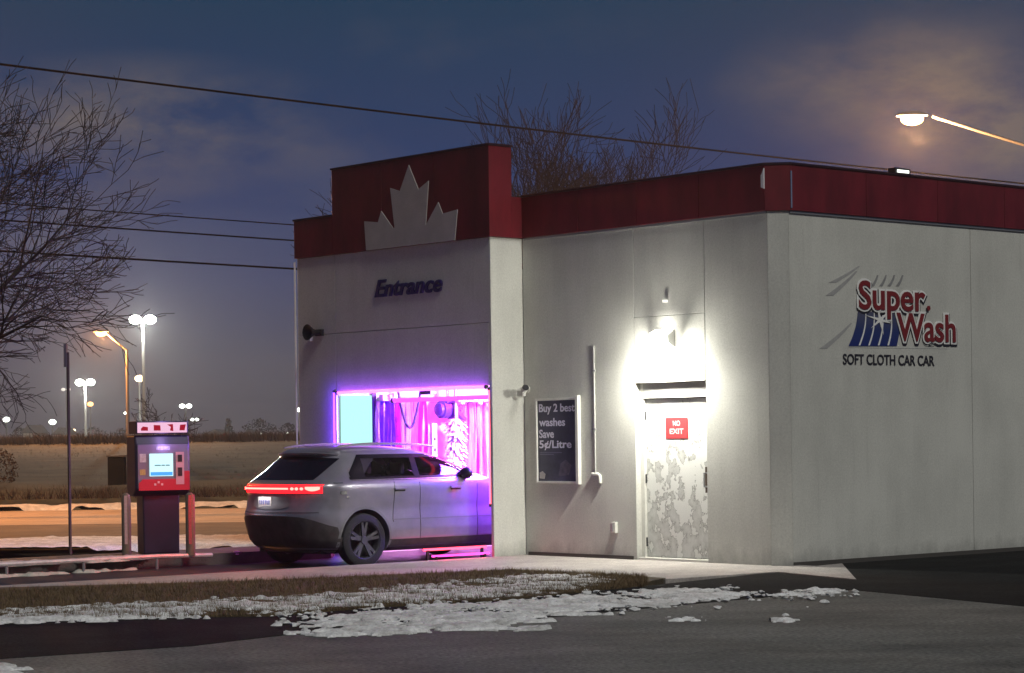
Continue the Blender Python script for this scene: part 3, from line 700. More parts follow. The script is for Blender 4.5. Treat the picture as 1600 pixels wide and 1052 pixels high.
b = NB(); tube(b, [(0, .25 * math.sin(k / 12 * 3.14159), 2.85 - 1.05 * math.sin(k / 12 * 3.14159)) if 0 else (0, -.3 + .6 * k / 14, 2.8 - .95 * math.sin(k / 14 * math.pi)) for k in range(15)], .022, 6); obj('hose', b, mat('hose rubber', (.03, .015, .10), .4), t_, smooth=True)
for q in (-.3, .3): b = NB(); tube(b, [(0, q, 2.76), (0, q, 2.86)], .035, 8); obj('coupling', b, GREYM, t_)
# LED floods of the bay (lamp fittings at the ceiling and over the opening)
def flood(x, y, z, w_, h_, power, col, rot, label):
    t = thing('led_flood', label, 'lamp', L(x, y, z), TH)
    b = NB(); bx(b, -.12, .12, -.06, .06, .0, .06); obj('housing', b, DARKM, t)
    lamp('led_light', 'AREA', (0, 0, -.012), power, col, t, w_, rot, h_); return t
flood(-7.6, 2.0, 2.78, .3, 1.6, 330, MAG, (0, R(-25), 0), 'magenta ceiling flood over the middle of the bay')
flood(-6.3, 3.4, 2.78, .5, .8, 170, (1, .25, .9), (0, 0, 0), 'pink ceiling flood deeper in the bay')
flood(-6.7, -.26, 2.33, 1.8, .10, 60, (.20, .07, 1.0), (R(-52), 0, 0), 'violet flood behind the head of the wash opening facing the car')
flood(-5.25, .9, 2.7, .15, .5, 650, (1, .5, .92), (0, R(70), 0), 'pale pink flood aimed at the cloth curtain')
flood(XO1 - .07, -.05, 1.75, .12, .9, 330, (.12, .03, 1.0), (0, R(68), 0), 'violet flood on the right jamb aimed at the car flank')
# red guide lights and rails at the lane's near edge
for k, (y0, y1, z, s) in enumerate([(-1.75, -.62, .15, 6), (-1.65, -.62, .06, 3.5)]):
    t = thing('guide_light', ['upper red light bar on the lane edge by the entrance corner', 'lower pink light bar on the lane edge by the entrance corner'][k], 'light bar', L(-5.02 if k == 0 else -4.96, y0, z), TH)
    b = NB(); tube(b, [(0, 0, 0), (0, y1 - y0, 0)], .016 if k == 0 else .014, 8); obj('tube', b, emat('guide red %d' % k, (1, .05, .10) if k == 0 else (1, .06, .5), s), t)
    b = NB(); bx(b, -.012, .012, .05, .09, LZ - z, 0); obj('foot', b, DARKM, t); b = NB(); bx(b, -.012, .012, y1 - y0 - .1, y1 - y0 - .06, LZ - z, 0); obj('foot', b, DARKM, t)
    lamp('guide_glow', 'AREA', (.03, .5, 0), 2.5, (1, .04, .12), t, .04, (0, R(-50), 0), .9)
t = thing('guide_rail', 'low steel wheel guide rail on short feet along the kerb island', 'rail', L(-7.45, -14, LZ), TH)
b = NB(); tube(b, [(0, 0, .17), (0, 9.6, .17), (0, 10.4, .15)], .03, 8); obj('rail', b, mat('frosted rail', (.75, .72, .70), .5, .3, .2, 6), t)
for k in range(9): b = NB(); tube(b, [(0, .3 + k * 1.15, 0), (0, .3 + k * 1.15, .15)], .022, 8); obj('foot', b, GREYM, t)

# ================================================================== CAR
PAINT = mat('grey car paint', (.235, .225, .275), .32, .35, .14, 3, 0, coat=.7)
CLAD = mat('dark cladding', (.05, .044, .046), .6, 0, .45, 5)
GLASSD = mat('privacy glass', (.006, .006, .01), .08, 0, coat=0, spec=.7)
TRIM = mat('black gloss trim', (.01, .01, .012), .2)
CHR = mat('bright trim', (.75, .75, .75), .2, .9)
def clear_glass():
    m = bpy.data.materials.new('tinted side glass'); m.use_nodes = True; t = m.node_tree; t.nodes.clear()
    a = t.nodes.new('ShaderNodeBsdfTransparent'); a.inputs[0].default_value = (.55, .5, .6, 1)
    g_ = t.nodes.new('ShaderNodeBsdfGlossy'); g_.inputs['Roughness'].default_value = .03; g_.inputs[0].default_value = (.8, .8, .8, 1)
    mx = t.nodes.new('ShaderNodeMixShader'); fr = t.nodes.new('ShaderNodeFresnel'); fr.inputs[0].default_value = 1.5
    t.links.new(fr.outputs[0], mx.inputs[0]); t.links.new(a.outputs[0], mx.inputs[1]); t.links.new(g_.outputs[0], mx.inputs[2])
    o = t.nodes.new('ShaderNodeOutputMaterial'); t.links.new(mx.outputs[0], o.inputs[0]); return m
CGL = clear_glass()
CARX = -6.335; CARY = -3.41
car = thing('parked_car', 'grey crossover with red tail light bar half inside the wash opening', 'car', L(CARX, CARY, LZ), TH)
PR = [  # z, rear y, front y, half width
 (.20, .30, 4.30, .80), (.26, .16, 4.40, .87), (.36, .08, 4.46, .915), (.50, .04, 4.52, .93), (.64, .0, 4.55, .925), (.72, -.01, 4.56, .918), (.80, .02, 4.54, .915), (.90, .045, 4.48, .925),
 (1.00, .05, 4.30, .93), (1.07, .045, 4.02, .93), (1.12, .04, 3.70, .922), (1.16, .07, 3.45, .905), (1.19, .12, 3.32, .882), (1.22, .17, 3.24, .862), (1.30, .27, 2.98, .825), (1.40, .39, 2.74, .785),
 (1.49, .49, 2.50, .745), (1.545, .53, 2.34, .71), (1.58, .50, 2.20, .67), (1.61, .55, 2.05, .61), (1.635, .72, 1.9, .53), (1.655, 1.0, 1.75, .42), (1.665, 1.25, 1.7, .25)]
PR = [(a, b_, c, d * 1.06) for a, b_, c, d in PR]
def pr(z):
    if z <= PR[0][0]: return PR[0][1:]
    for i in range(len(PR) - 1):
        if PR[i][0] <= z <= PR[i + 1][0]:
            t = (z - PR[i][0]) / (PR[i + 1][0] - PR[i][0]); 
            return tuple(PR[i][k] + (PR[i + 1][k] - PR[i][k]) * t for k in (1, 2, 3))
    return PR[-1][1:]
NEXP = 2.9
def AL(hl): return min(.66, hl * .95)
def AFR(hl, z): return min(.85 if z < 1.15 else .34, hl * .95)
def side_x(y, z, off=0):
    yr, yf, hw = pr(z); hl = (yf - yr) / 2; a = AL(hl) if y - yr < yf - y else AFR(hl, z); s = min(y - yr, yf - y)
    if s >= a: x = hw
    else: q = max(0, min(1, (a - s) / a)); x = hw * (1 - q ** NEXP) ** (1 / NEXP)
    return x + off
def rear_y(x, z, off=0):
    yr, yf, hw = pr(z); a = AL((yf - yr) / 2); q = min(1, abs(x) / hw)
    return yr + a * (1 - (1 - q ** NEXP) ** (1 / NEXP)) - off
zs_ = []
for i in range(len(PR) - 1):
    n = max(1, int((PR[i + 1][0] - PR[i][0]) / .028))
    zs_ += [PR[i][0] + (PR[i + 1][0] - PR[i][0]) * k / n for k in range(n)]
zs_.append(PR[-1][0])
def ring(z):
    yr, yf, hw = pr(z); hl = (yf - yr) / 2; a = AL(hl); af = AFR(hl, z); P = []
    n = 16
    for k in range(n + 1):                                   # rear half, left to right: x = hw*sin^, y
        th = math.pi / 2 * k / n
        P.append((hw * math.sin(th) ** (2 / NEXP), yr + a - a * math.cos(th) ** (2 / NEXP)))
    q = [(x, y) for x, y in P]
    st = [(hw, yr + a + (yf - yr - a - af) * k / 60) for k in range(1, 60)]
    fr = [(x, yf - (y - yr) * af / a) for x, y in P[::-1]]
    right = q + st + fr
    left = [(-x, y) for x, y in right[::-1]][1:-1]
    return right + left
b = NB(); rings = []
for z in zs_: rings.append([b.verts.new((x, y, z)) for x, y in ring(z)])
n = len(rings[0])
# window openings cut from the shell (side windows, windscreen, rear screen)
def win_r(y, z): # rear-door + front-door window band in side view
    return 1.225 < z < 1.50 and (.92 + (z - 1.225) * 1.15) < y < (2.95 - (z - 1.225) * 1.95)
for i in range(len(rings) - 1):
    for j in range(n):
        k = (j + 1) % n; c = (rings[i][j].co + rings[i][k].co + rings[i + 1][j].co + rings[i + 1][k].co) / 4
        if win_r(c.y, c.z) and abs(c.x) > .5: continue
        if c.y > 2.2 and 1.24 < c.z < 1.52 and abs(c.x) < .62 and c.y > pr(c.z)[1] - .35: continue
        b.faces.new((rings[i][j], rings[i][k], rings[i + 1][k], rings[i + 1][j]))
b.faces.new(rings[-1]); b.faces.new(rings[0][::-1])
WR = .42
WYR, WYF = .92, 3.70
body = obj('body', b, PAINT, car, smooth=True)
# cut wheel arches
def cutter(y):
    c = NB(); bmesh.ops.create_cone(c, cap_ends=True, segments=48, radius1=WR, radius2=WR, depth=2.4, matrix=Matrix.Translation((0, y, .375)) @ Matrix.Rotation(R(90), 4, 'Y'))
    me = bpy.data.meshes.new('c'); c.to_mesh(me); c.free(); o = bpy.data.objects.new('c', me); COL.objects.link(o); o.parent = car; return o
cut = [cutter(WYR), cutter(WYF)]
for c in cut:
    md = body.modifiers.new('b', 'BOOLEAN'); md.operation = 'DIFFERENCE'; md.solver = 'FAST'; md.object = c
bpy.context.view_layer.update(); dg = bpy.context.evaluated_depsgraph_get()
me2 = bpy.data.meshes.new_from_object(body.evaluated_get(dg)); body.modifiers.clear(); body.data = me2
for c in cut: bpy.data.objects.remove(c)
for p in body.data.polygons: p.use_smooth = True
try: body.data.set_sharp_from_angle(angle=R(38))
except Exception: pass
def spatch(name, ytop, ybot, y0, y1, m, off=.004, sgn=1, n=24, k=8, parent=None, smooth=True, thick=0):
    """strip on the car's flank; ytop / ybot give the heights of its upper and lower edge along y"""
    b = NB(); V = []
    for i in range(n + 1):
        y = y0 + (y1 - y0) * i / n; r = []
        for j in range(k + 1):
            z = ybot(y) + (ytop(y) - ybot(y)) * j / k
            r.append(b.verts.new((sgn * side_x(y, z, off), y, z)))
        V.append(r)
    for i in range(n):
        for j in range(k):
            try: b.faces.new((V[i][j], V[i + 1][j], V[i + 1][j + 1], V[i][j + 1]))
            except ValueError: pass
    return obj(name, b, m, parent or car, smooth=smooth)
def rpatch(name, x0, x1, zb, zt, m, off=.004, n=24, k=6, parent=None):
    b = NB(); V = []
    for i in range(n + 1):
        x = x0 + (x1 - x0) * i / n; r = []
        for j in range(k + 1):
            z = zb(x) + (zt(x) - zb(x)) * j / k; r.append(b.verts.new((x, rear_y(x, z, off), z)))
        V.append(r)
    for i in range(n):
        for j in range(k): b.faces.new((V[i][j], V[i + 1][j], V[i + 1][j + 1], V[i][j + 1]))
    return obj(name, b, m, parent or car, smooth=True)
# glasshouse: top edge curve of the side glass
wtop = lambda y: min(1.505, 1.235 + (y - .70) * 1.1) if y < 1.5 else min(1.505, 1.235 + (3.02 - y) * .46)
wbot = lambda y: 1.205
for sg in (1, -1):
    spatch('window_frame', lambda y: wtop(y) + .022, lambda y: 1.190, .74, 3.06, TRIM, .0015, sg) if False else None
    for (a, c) in ((.72, 2.98),):
        # black border as four slim bands
        spatch('window_trim', lambda y: wtop(y) + .03, lambda y: wtop(y) - .022, a, c, TRIM, .005, sg, 40, 2)
        spatch('window_trim', lambda y: 1.228, lambda y: 1.196, a - .02, c, TRIM, .005, sg, 40, 2)
    spatch('window_pillar', wtop, wbot, 1.83, 1.93, TRIM, .006, sg, 3, 6)
    spatch('window_pillar', wtop, wbot, .72, .98, TRIM, .006, sg, 6, 6)
    spatch('side_window', lambda y: wtop(y) - .01, wbot, .97, 1.84, CGL, .003, sg)
    spatch('side_window', lambda y: wtop(y) - .01, wbot, 1.92, 2.96, CGL, .003, sg)
    spatch('belt_trim', lambda y: 1.196, lambda y: 1.184, .72, 2.98, CHR if sg == 1 else CHR, .008, sg, 40, 1)
# windscreen and rear screen
rpatch('rear_window', -.70, .70, lambda x: 1.20, lambda x: 1.515 - .03 * (x / .7) ** 2, GLASSD, .006)
b = NB(); V = []
for i in range(13):
    x = -.64 + 1.28 * i / 12; r = []
    for j in range(6):
        z = 1.22 + .31 * j / 5; yr, yf, hw = pr(z); r.append(b.verts.new((x, yf - (rear_y(x, z) - yr) * .34 / .66 + .003, z)))
    V.append(r)
for i in range(12):
    for j in range(5): b.faces.new((V[i][j], V[i + 1][j], V[i + 1][j + 1], V[i][j + 1]))
obj('windscreen', b, CGL, car, smooth=True)
# spoiler lip over the rear screen
b = NB(); V = []
for i in range(17):
    x = -.66 + 1.32 * i / 16; y = rear_y(x, 1.57)
    V.append([b.verts.new(q) for q in ((x, y + .10, 1.60 - .03 * (x / .66) ** 4), (x, y - .07, 1.565 - .03 * (x / .66) ** 4), (x, y - .05, 1.54 - .03 * (x / .66) ** 4), (x, y + .05, 1.53))])
for i in range(16):
    for j in range(4): b.faces.new((V[i][j], V[i + 1][j], V[i + 1][(j + 1) % 4], V[i][(j + 1) % 4]))
b.faces.new(V[0]); b.faces.new(V[-1]); obj('spoiler', b, PAINT, car, smooth=True)
# roof rails
for sg in (1, -1):
    b = NB(); P = [(sg * (.60 - .0 * k), .70 + k * .16, 1.635 + .045 * math.sin(math.pi * min(1, k / 11) ** .8)) for k in range(12)]
    tube(b, P, [.010] + [.018] * 10 + [.010], 8); obj('roof_rail', b, CHR, car, smooth=True)
# tail light bar: thin bar with lens pods at the right end, as it shows from here
TLM = emat('tail light', (1, .035, .028), 24); TLR = emat('tail lens red', (1, .010, .016), 3.5)
for nm, x0, x1, za, zb, m, off in (('tail_lens', -.88, .88, 1.02, 1.14, TLR, .006), ):
    rpatch(nm, x0, x1, lambda x: za, lambda x: zb, m, off, 48, 3)
tb = rpatch('light_bar', -.80, .42, lambda x: 1.072, lambda x: 1.096, TLM, .030, 40, 2)
for a in (.45, .53, .61):
    b = NB(); bmesh.ops.create_uvsphere(b, u_segments=14, v_segments=8, radius=1)
    for v in b.verts: v.co = Vector((a + .038 + v.co.x * .038, rear_y(a + .03, 1.083, .026) + v.co.y * .015, 1.083 + v.co.z * .020))
    obj('lamp_pod', b, TLM, car, smooth=True)
rpatch('tail_lamp', .70, .87, lambda x: 1.05 - .0 + .03 * abs((x - .79) / .09) ** 2, lambda x: 1.11, TLM, .032, 14, 4)
rpatch('tail_lamp', -.87, -.80, lambda x: 1.06, lambda x: 1.10, TLM, .032, 8, 3)
lamp('tail_light', 'AREA', (0, -.09, 1.083), 30, (1, .03, .03), car, 1.5, (R(-90), 0, 0), .05)
# tailgate recess, plate, handle bar, bumper
rpatch('plate_recess', -.42, .42, lambda x: .80 + .04 * abs(x / .42) ** 3, lambda x: .98, mat('recess paint', (.22, .22, .24), .45, .3), .008)
b = NB(); bx(b, -.15, .15, -.008, .004, 0, .155); pl = obj('number_plate', b, mat('plate', (.62, .60, .58), .4), car, (-.12, rear_y(-.12, .9, .014), .815))
lamp('plate_light', 'AREA', (-.12, -.03, .995), 1.2, (1, .9, .9), car, .3, (R(-12), 0, 0), .03)
for k in range(6): bb = NB(); bx(bb, -.12 + k * .042, -.095 + k * .042, -.011, -.009, .05, .11); obj('plate_mark', bb, mat('plate blue', (.1, .12, .35), .5), pl)
rpatch('chrome_strip', -.50, .42, lambda x: .715, lambda x: .735, CHR, .012)
b = NB(); V = []
for i in range(49):
    f = -.985 + 1.97 * i / 48; r = []
    for j in range(11):
        z = .24 + (.47 - .17 * abs(f) ** 6) * j / 10; x = f * pr(z)[2]; r.append(b.verts.new((x * 1.005, rear_y(x, z, .006), z)))
    V.append(r)
for i in range(48):
    for j in range(10): b.faces.new((V[i][j], V[i + 1][j], V[i + 1][j + 1], V[i][j + 1]))
obj('lower_bumper', b, CLAD, car, smooth=True)
for sg in (1, -1): spatch('bumper_side', lambda y: .42 + .1 * max(0, .3 - y), lambda y: .23, .26, WYR - WR + .03, CLAD, .006, sg, 12, 4)
rpatch('gate_seam', -.86, .86, lambda x: .757, lambda x: .763, TRIM, .006, 30, 1)
# flank: cladding, door seams, handles, painted glints
arch = lambda y, c, r: .375 + math.sqrt(max(0, r * r - (y - c) ** 2))
for sg in (1, -1):
    spatch('sill_cladding', lambda y: .36, lambda y: .21, WYR + WR + .005, WYF - WR - .005, CLAD, .006, sg, 24, 4)
    for c_ in (WYR, WYF):
        b = NB(); V = []
        for i in range(25):
            a = math.pi * (i / 24) * 1.14 - .22
            for r_ in (WR - .004, WR + .035):
                y = c_ + r_ * math.cos(a); z = .375 + r_ * math.sin(a)
                V.append(b.verts.new((sg * (side_x(y, max(z, .22), .007)), y, z)))
        for i in range(24): b.faces.new((V[2 * i], V[2 * i + 1], V[2 * i + 3], V[2 * i + 2]))
        obj('arch_trim', b, CLAD if False else mat('arch paint', (.20, .20, .215), .45, .2), car, smooth=True)
    for ys_, z0, z1 in ((1.88, .36, 1.19), (2.92, .36, 1.19)):
        spatch('door_seam', lambda y: z1, lambda y: z0, ys_ - .004, ys_ + .004, TRIM, .002, sg, 1, 14)
    b = NB(); V = []
    for i in range(15):                                       # rear door edge follows the arch
        z = .60 + (1.19 - .60) * i / 14; y = WYR + .47 + .05 * math.sin((z - .6) * 2) if z > .6 else 1.4
        V += [b.verts.new((sg * side_x(y - .004, z, .002), y - .004, z)), b.verts.new((sg * side_x(y + .004, z, .002), y + .004, z))]
    for i in range(14): b.faces.new((V[2 * i], V[2 * i + 1], V[2 * i + 3], V[2 * i + 2]))
    obj('door_seam', b, TRIM, car)
    for yh in (1.52, 2.52):
        b = NB(); bx(b, .0, .028, -.10, .10, -.014, .016); 
        for v in b.verts: v.co.x *= sg; v.co += Vector((sg * side_x(yh, 1.06), yh, 1.055))
        obj('door_handle', b, PAINT, car, bevel=.006)
        bb = NB(); bx(bb, .0, .004, -.09, .09, -.035, -.012)
        for v in bb.verts: v.co.x *= sg; v.co += Vector((sg * side_x(yh, 1.04), yh, 1.055))
        obj('handle_recess', bb, TRIM, car)
    spatch('crease', lambda y: .64, lambda y: .628, 1.38, 3.25, mat('crease shade', (.17, .17, .19), .45, .3), .002, sg, 20, 1)
spatch('flank_highlight', lambda y: 1.045, lambda y: 1.0, .50, .60, CHR, .008, 1, 6, 2); spatch('flank_glint', lambda y: .975, lambda y: .945, .60, .635, CHR, .008, 1, 6, 2)  # bright patches painted for light reflected on the flank
spatch('badge_strip', lambda y: 1.165, lambda y: 1.150, .42, .56, CHR, .008, 1, 6, 1)
# mirrors
for sg in (1, -1):
    b = NB(); bmesh.ops.create_uvsphere(b, u_segments=16, v_segments=10, radius=1)
    for v in b.verts: v.co = Vector((sg * (.99 + v.co.x * .11), 2.72 + v.co.y * .07, 1.25 + v.co.z * .085))
    o = obj('mirror', b, BLACK, car, smooth=True)
    b = NB(); tube(b, [(sg * .86, 2.74, 1.20), (sg * .93, 2.73, 1.21)], .025, 8); obj('mirror_arm', b, BLACK, o)
# cabin
CAB = mat('cabin cloth', (.02, .02, .025), .9)
def seat(x, y):
    b = NB(); bx(b, x - .25, x + .25, y, y + .48, .55, .72); bx(b, x - .24, x + .24, y - .13, y, .60, 1.22); bx(b, x - .12, x + .12, y - .15, y - .05, 1.24, 1.42)
    obj('car_seat', b, CAB, car, bevel=.03)
for x in (-.38, .38): seat(x, 2.05); seat(x, 1.15)
b = NB(); bx(b, -.78, .78, .5, 3.2, .30, .55); bx(b, -.75, .75, 2.85, 3.2, .55, 1.10); obj('cabin_floor', b, CAB, car)
b = NB(); lathe(b, [(.17, -.01), (.185, 0), (.17, .01)], 20, 'Y', (-.38, 2.75, 1.10)); obj('steering_wheel', b, BLACK, car)
# underbody and wheels
box('underbody', BLACK, car, -.72, .72, .35, 4.2, .19, .5)
TYRE = mat('tyre rubber', (.022, .022, .026), .85, 0, .2, 20, .3, 60); RIM = mat('rim metal', (.10, .10, .12), .4, .5)
def wheel(sg, y):
    wh = bpy.data.objects.new('wheel', None); COL.objects.link(wh); wh.parent = car; wh.location = (sg * .97, y, .365); wh.rotation_euler = (0, 0, 0 if sg > 0 else math.pi)
    b = NB(); lathe(b, [(.245, -.21), (.33, -.215), (.36, -.19), (.368, -.15), (.368, -.06), (.36, -.02), (.33, .0), (.262, -.002), (.255, -.02), (.245, -.1)], 40, 'X', caps=False); obj('tyre', b, TYRE, wh, smooth=True)
    b = NB(); lathe(b, [(.262, -.012), (.256, -.006), (.245, -.02), (.235, -.15), (.05, -.155)], 40, 'X', caps=False)
    lathe(b, [(.0005, -.012), (.05, -.014), (.06, -.03), (.06, -.1)], 20, 'X')
    for k in range(5):
        for d in (-.16, .16):
            a = 6.283 * k / 5 + d + .3; c, s = math.cos(a), math.sin(a); a2 = 6.283 * k / 5 + d * .5 + .3
            p0 = Vector((-.03, .05 * math.cos(a2), .05 * math.sin(a2))); p1 = Vector((-.014, .245 * c, .245 * s)); q = Vector((0, -s, c)) * .02
            v = [b.verts.new(p) for p in (p0 - q * 1.2, p0 + q * 1.2, p1 + q, p1 - q)]; v2 = [b.verts.new(u.co + Vector((-.03, 0, 0))) for u in v]
            b.faces.new(v); b.faces.new(v2[::-1])
            for i in range(4): b.faces.new((v[i], v2[i], v2[(i + 1) % 4], v[(i + 1) % 4]))
    obj('rim', b, RIM, wh); bb = NB(); lathe(bb, [(.232, -.13), (.05, -.135)], 32, 'X'); obj('brake_disc', bb, BLACK, wh)
for sg in (1, -1):
    for y in (WYR, WYF): wheel(sg, y)

# ================================================================== PAY KIOSK AND BOLLARDS
kx, ky = inv(*G(252, 865, .10)[:2])
KTH = TH - R(16)
K = thing('pay_kiosk', 'dark pay station with lit blue screen standing on the kerb island', 'kiosk', L(kx, ky, .10), KTH)
KB = mat('kiosk dark violet shell', (.022, .018, .045), .45, 0, .15, 4); KG = mat('kiosk grey face', (.20, .18, .24), .45)
# local axes: face looks along +x, width along y
b = NB(); prism(b, [(-.26, 0), (.26, 0), (.27, .84), (-.27, .84)], lambda a, c, t: Vector((t, a, c)), -.30, .04); obj('pedestal', b, KB, K, bevel=.02)
b = NB(); prism(b, [(.02, .82), (.14, .92), (.14, 1.56), (.10, 1.68), (-.30, 1.68), (-.34, .95), (-.28, .82)], lambda a, c, t: Vector((a, t, c)), -.40, .40); obj('head', b, KB, K, bevel=.025)
b = NB(); bx(b, .141, .155, -.37, .37, .93, 1.55); obj('face_panel', b, KG, K, bevel=.006)
b = NB(); prism(b, [(-.36, .90), (.38, .90), (.38, 1.17), (.24, 1.17), (.22, 1.06), (-.30, 1.06), (-.36, 1.0)], lambda a, c, t: Vector((t, a, c)), .1555, .168); obj('lower_panel', b, mat('tail light red', (.55, .03, .05), .4), K)  # red light of the car's tail bar painted into the panel colour
b = NB(); bx(b, .156, .170, -.20, .14, 1.10, 1.42); sc = obj('screen', b, emat('screen glow', (.62, .93, 1.0), 1.25), K)
b = NB(); bx(b, .1705, .172, -.19, .13, 1.11, 1.16); obj('screen_bar', b, emat('screen blue', (.1, .45, 1.0), 1.0), sc)
for k, (a, c) in enumerate([(-.13, -.04), (-.03, .02), (.03, .09)]): b = NB(); bx(b, .1705, .172, a, c, 1.245, 1.262); obj('screen_text', b, emat('screen text', (.25, .45, .5), .6), sc)
b = NB(); bx(b, .156, .172, .18, .30, .98, 1.44); rd = obj('card_reader', b, mat('reader plate', (.62, .36, .38), .4), K)
for za, zb in ((1.30, 1.40), (1.10, 1.22)): b = NB(); bx(b, .1725, .18, .21, .27, za, zb); obj('reader_slot', b, BLACK, rd)
for q in range(3): b = NB(); bx(b, .169, .174, -.14 + q * .05, -.11 + q * .05, .97 + .03 * (q % 2), 1.0 + .03 * (q % 2)); obj('button', b, mat('pale button', (.8, .5, .5), .4), K)
b = NB(); bx(b, -.22, .16, -.39, .37, 1.70, 1.88); tp = obj('topper', b, KB, K, bevel=.01)
b = NB(); bx(b, .162, .168, -.37, .35, 1.715, 1.86); obj('topper_panel', b, emat('topper glow', (.95, .55, .75), 1.0), tp)
for q in range(4):
    yq = -.27 + q * .185
    b = NB(); P = [[(-.05, 0), (.05, 0), (.05, .05), (-.02, .06), (-.05, .03)], [(-.05, 0), (.05, .0), (.045, .075), (-.05, .08)], [(0, .0), (.05, -.01), (.045, .09), (-.04, .085), (.015, .05)], [(-.045, 0), (.03, 0), (.035, .03), (.05, .085), (-.035, .08)]][q]
    prism(b, [(yq + u, 1.745 + v) for u, v in P], lambda a, c, t: Vector((t, a, c)), .1685, .172); obj('topper_icon', b, emat('icon red', (.75, .02, .06), .5), tp)
lamp('topper_light', 'AREA', (.25, 0, 1.78), 2.0, (.6, .4, 1), K, .6, (0, R(90), 0), .1)
for (a, c, u, v, cc) in ((-.34, -.25, 1.30, 1.42, (.5, .5, .48)), (-.34, -.26, 1.12, 1.2, (.45, .35, .1)), (-.1, .1, 1.47, 1.52, (.4, .4, .45))): b = NB(); bx(b, .1555, .158, a, c, u, v); obj('sticker', b, mat('sticker %.2f' % cc[2], cc, .6, 0, .3, 40), K)
BOLM = mat('weathered bollard', (.17, .14, .10), .7, 0, .3, 6)
for (px, col, lab) in ((198, (.60, .42, .40), 'bollard with pale strip left of the pay kiosk'), (298, (.55, .12, .12), 'bollard with red strip right of the pay kiosk')):
    p = G(px, 868, .10)
    t = thing('bollard', lab, 'bollard', p, KTH, 'bollards guarding the pay kiosk')
    b = NB(); lathe(b, [(.066, 0), (.066, .80), (.055, .85), (.02, .875)], 16); obj('post', b, BOLM, t, smooth=True)
    b = NB(); prism(b, [(.060, -.02), (.070, -.02), (.070, .02), (.060, .02)], lambda a, c, t_: Vector((a, c, t_)), .16, .84); o = obj('reflective_strip', b, mat('strip %s' % lab[:18], col, .5, 0, .15, 30), t); o.rotation_euler = (0, 0, R(-20))
# sign post left
p = G(110, 862, .0)
t = thing('sign_post', 'tall thin dark post left of the pay kiosk', 'post', (p.x, p.y, -.05), 0)
b = NB(); tube(b, [(0, 0, 0), (0, 0, 3.15)], .026, 6); obj('post', b, mat('rusty post', (.05, .035, .025), .8), t)
b = NB(); bx(b, -.055, -.01, -.05, .05, 2.92, 3.28); obj('end_plate', b, mat('back plate', (.10, .09, .09), .6), t)
p = at(185, 769, 68)
t = thing('utility_cabinet', 'dark utility cabinet on the bank behind the pay kiosk', 'cabinet', (p.x, 68, p.z - .1), 0)
box('cabinet_body', mat('cabinet green', (.008, .009, .008), 1, spec=.05), t, -.28, .22, -.2, .2, 0, 1.15, .02); box('cabinet_lid', mat('cabinet lid', (.05, .05, .05), .6), t, -.31, .25, -.23, .23, 1.152, 1.2)

# ================================================================== STREET LIGHTS
def lamppost(px, py, Y, base_z, kind, label, col, es, power=0, group=None, hs=1.0, armdir=1, arm=1.6):
    h = at(px, py, Y); 
    t = thing('street_lamp', label, 'street lamp', (h.x + (arm * armdir if kind == 'arm' else 0), Y, base_z), 0, group)
    H = h.z - base_z; PM = mat('galvanised pole', (.17, .16, .16), .7, .2)
    em = emat('lamp %.2f %.2f %.2f %.1f' % (*col, es), col, es)
    if kind == 'arm':
        b = NB(); tube(b, [(0, 0, 0), (0, 0, H - .9 * hs)], [.10 * hs, .07 * hs], 8); obj('pole', b, PM, t, smooth=True)
        b = NB(); tube(b, [(0, 0, H - .92 * hs), (-arm * armdir * .5, 0, H - .35 * hs), (-arm * armdir * .85, 0, H + .06 * hs)], .045 * hs, 6); obj('arm', b, PM, t, smooth=True)
        b = NB(); bmesh.ops.create_uvsphere(b, u_segments=14, v_segments=8, radius=1)
        for v in b.verts: v.co = Vector((-arm * armdir + v.co.x * .42 * hs, v.co.y * .2 * hs, H + .08 * hs + max(v.co.z, -.1) * .12 * hs))
        obj('head', b, PM, t, smooth=True)
        b = NB(); bmesh.ops.create_uvsphere(b, u_segments=16, v_segments=8, radius=1)
        for v in b.verts: v.co = Vector((-arm * armdir + v.co.x * .30 * hs, v.co.y * .18 * hs, H + v.co.z * .17 * hs))
        obj('luminaire', b, em, t, smooth=True)
        lx_ = -arm * armdir
    else:
        b = NB(); tube(b, [(0, 0, 0), (0, 0, H)], [.11 * hs, .075 * hs], 8); obj('pole', b, PM, t, smooth=True)
        offs = (-.42 * hs, .42 * hs) if kind == 'double' else (0,)
        if kind == 'double': b = NB(); tube(b, [(-.45 * hs, 0, H), (.45 * hs, 0, H)], .05 * hs, 6); obj('cross_arm', b, PM, t)
        for o_ in offs:
            b = NB(); bmesh.ops.create_uvsphere(b, u_segments=14, v_segments=8, radius=1)
            for v in b.verts: v.co = Vector((o_ + v.co.x * .36 * hs, v.co.y * .3 * hs, H + .02 + v.co.z * .26 * hs))
            obj('luminaire', b, em, t, smooth=True)
        lx_ = 0
    if power: lamp('lamp_light', 'POINT', (lx_, -.1, H - .4 * hs), power, col, t, .25)
    return t
ORG = (1, .36, .08); WHT = (.93, 1, .86); WRM = (1, .72, .40)
g1 = 'distant lot lamps beyond the field'
lamppost(158, 521, 120, 1.6, 'arm', 'orange cobra-head street lamp left of the tall white double lamp', ORG, 22, 8000, None, 1.0, 1, 1.35)
lamppost(223, 500, 150, 1.6, 'double', 'tallest bright white double-headed lamp beyond the pay kiosk', WHT, 22, 17000, None, 1.15)
lamppost(133, 598, 170, 1.6, 'double', 'bright white double lamp right of the thin post', WHT, 18, 9000, None, .95)
lamppost(141, 632, 210, 1.6, 'single', 'small orange lamp just under the white double lamp', ORG, 8, 0, None, .75)
lamppost(218, 592, 180, 1.6, 'single', 'warm round lamp lower on the line of the tallest lamp', WRM, 12, 0, None, 1.0)
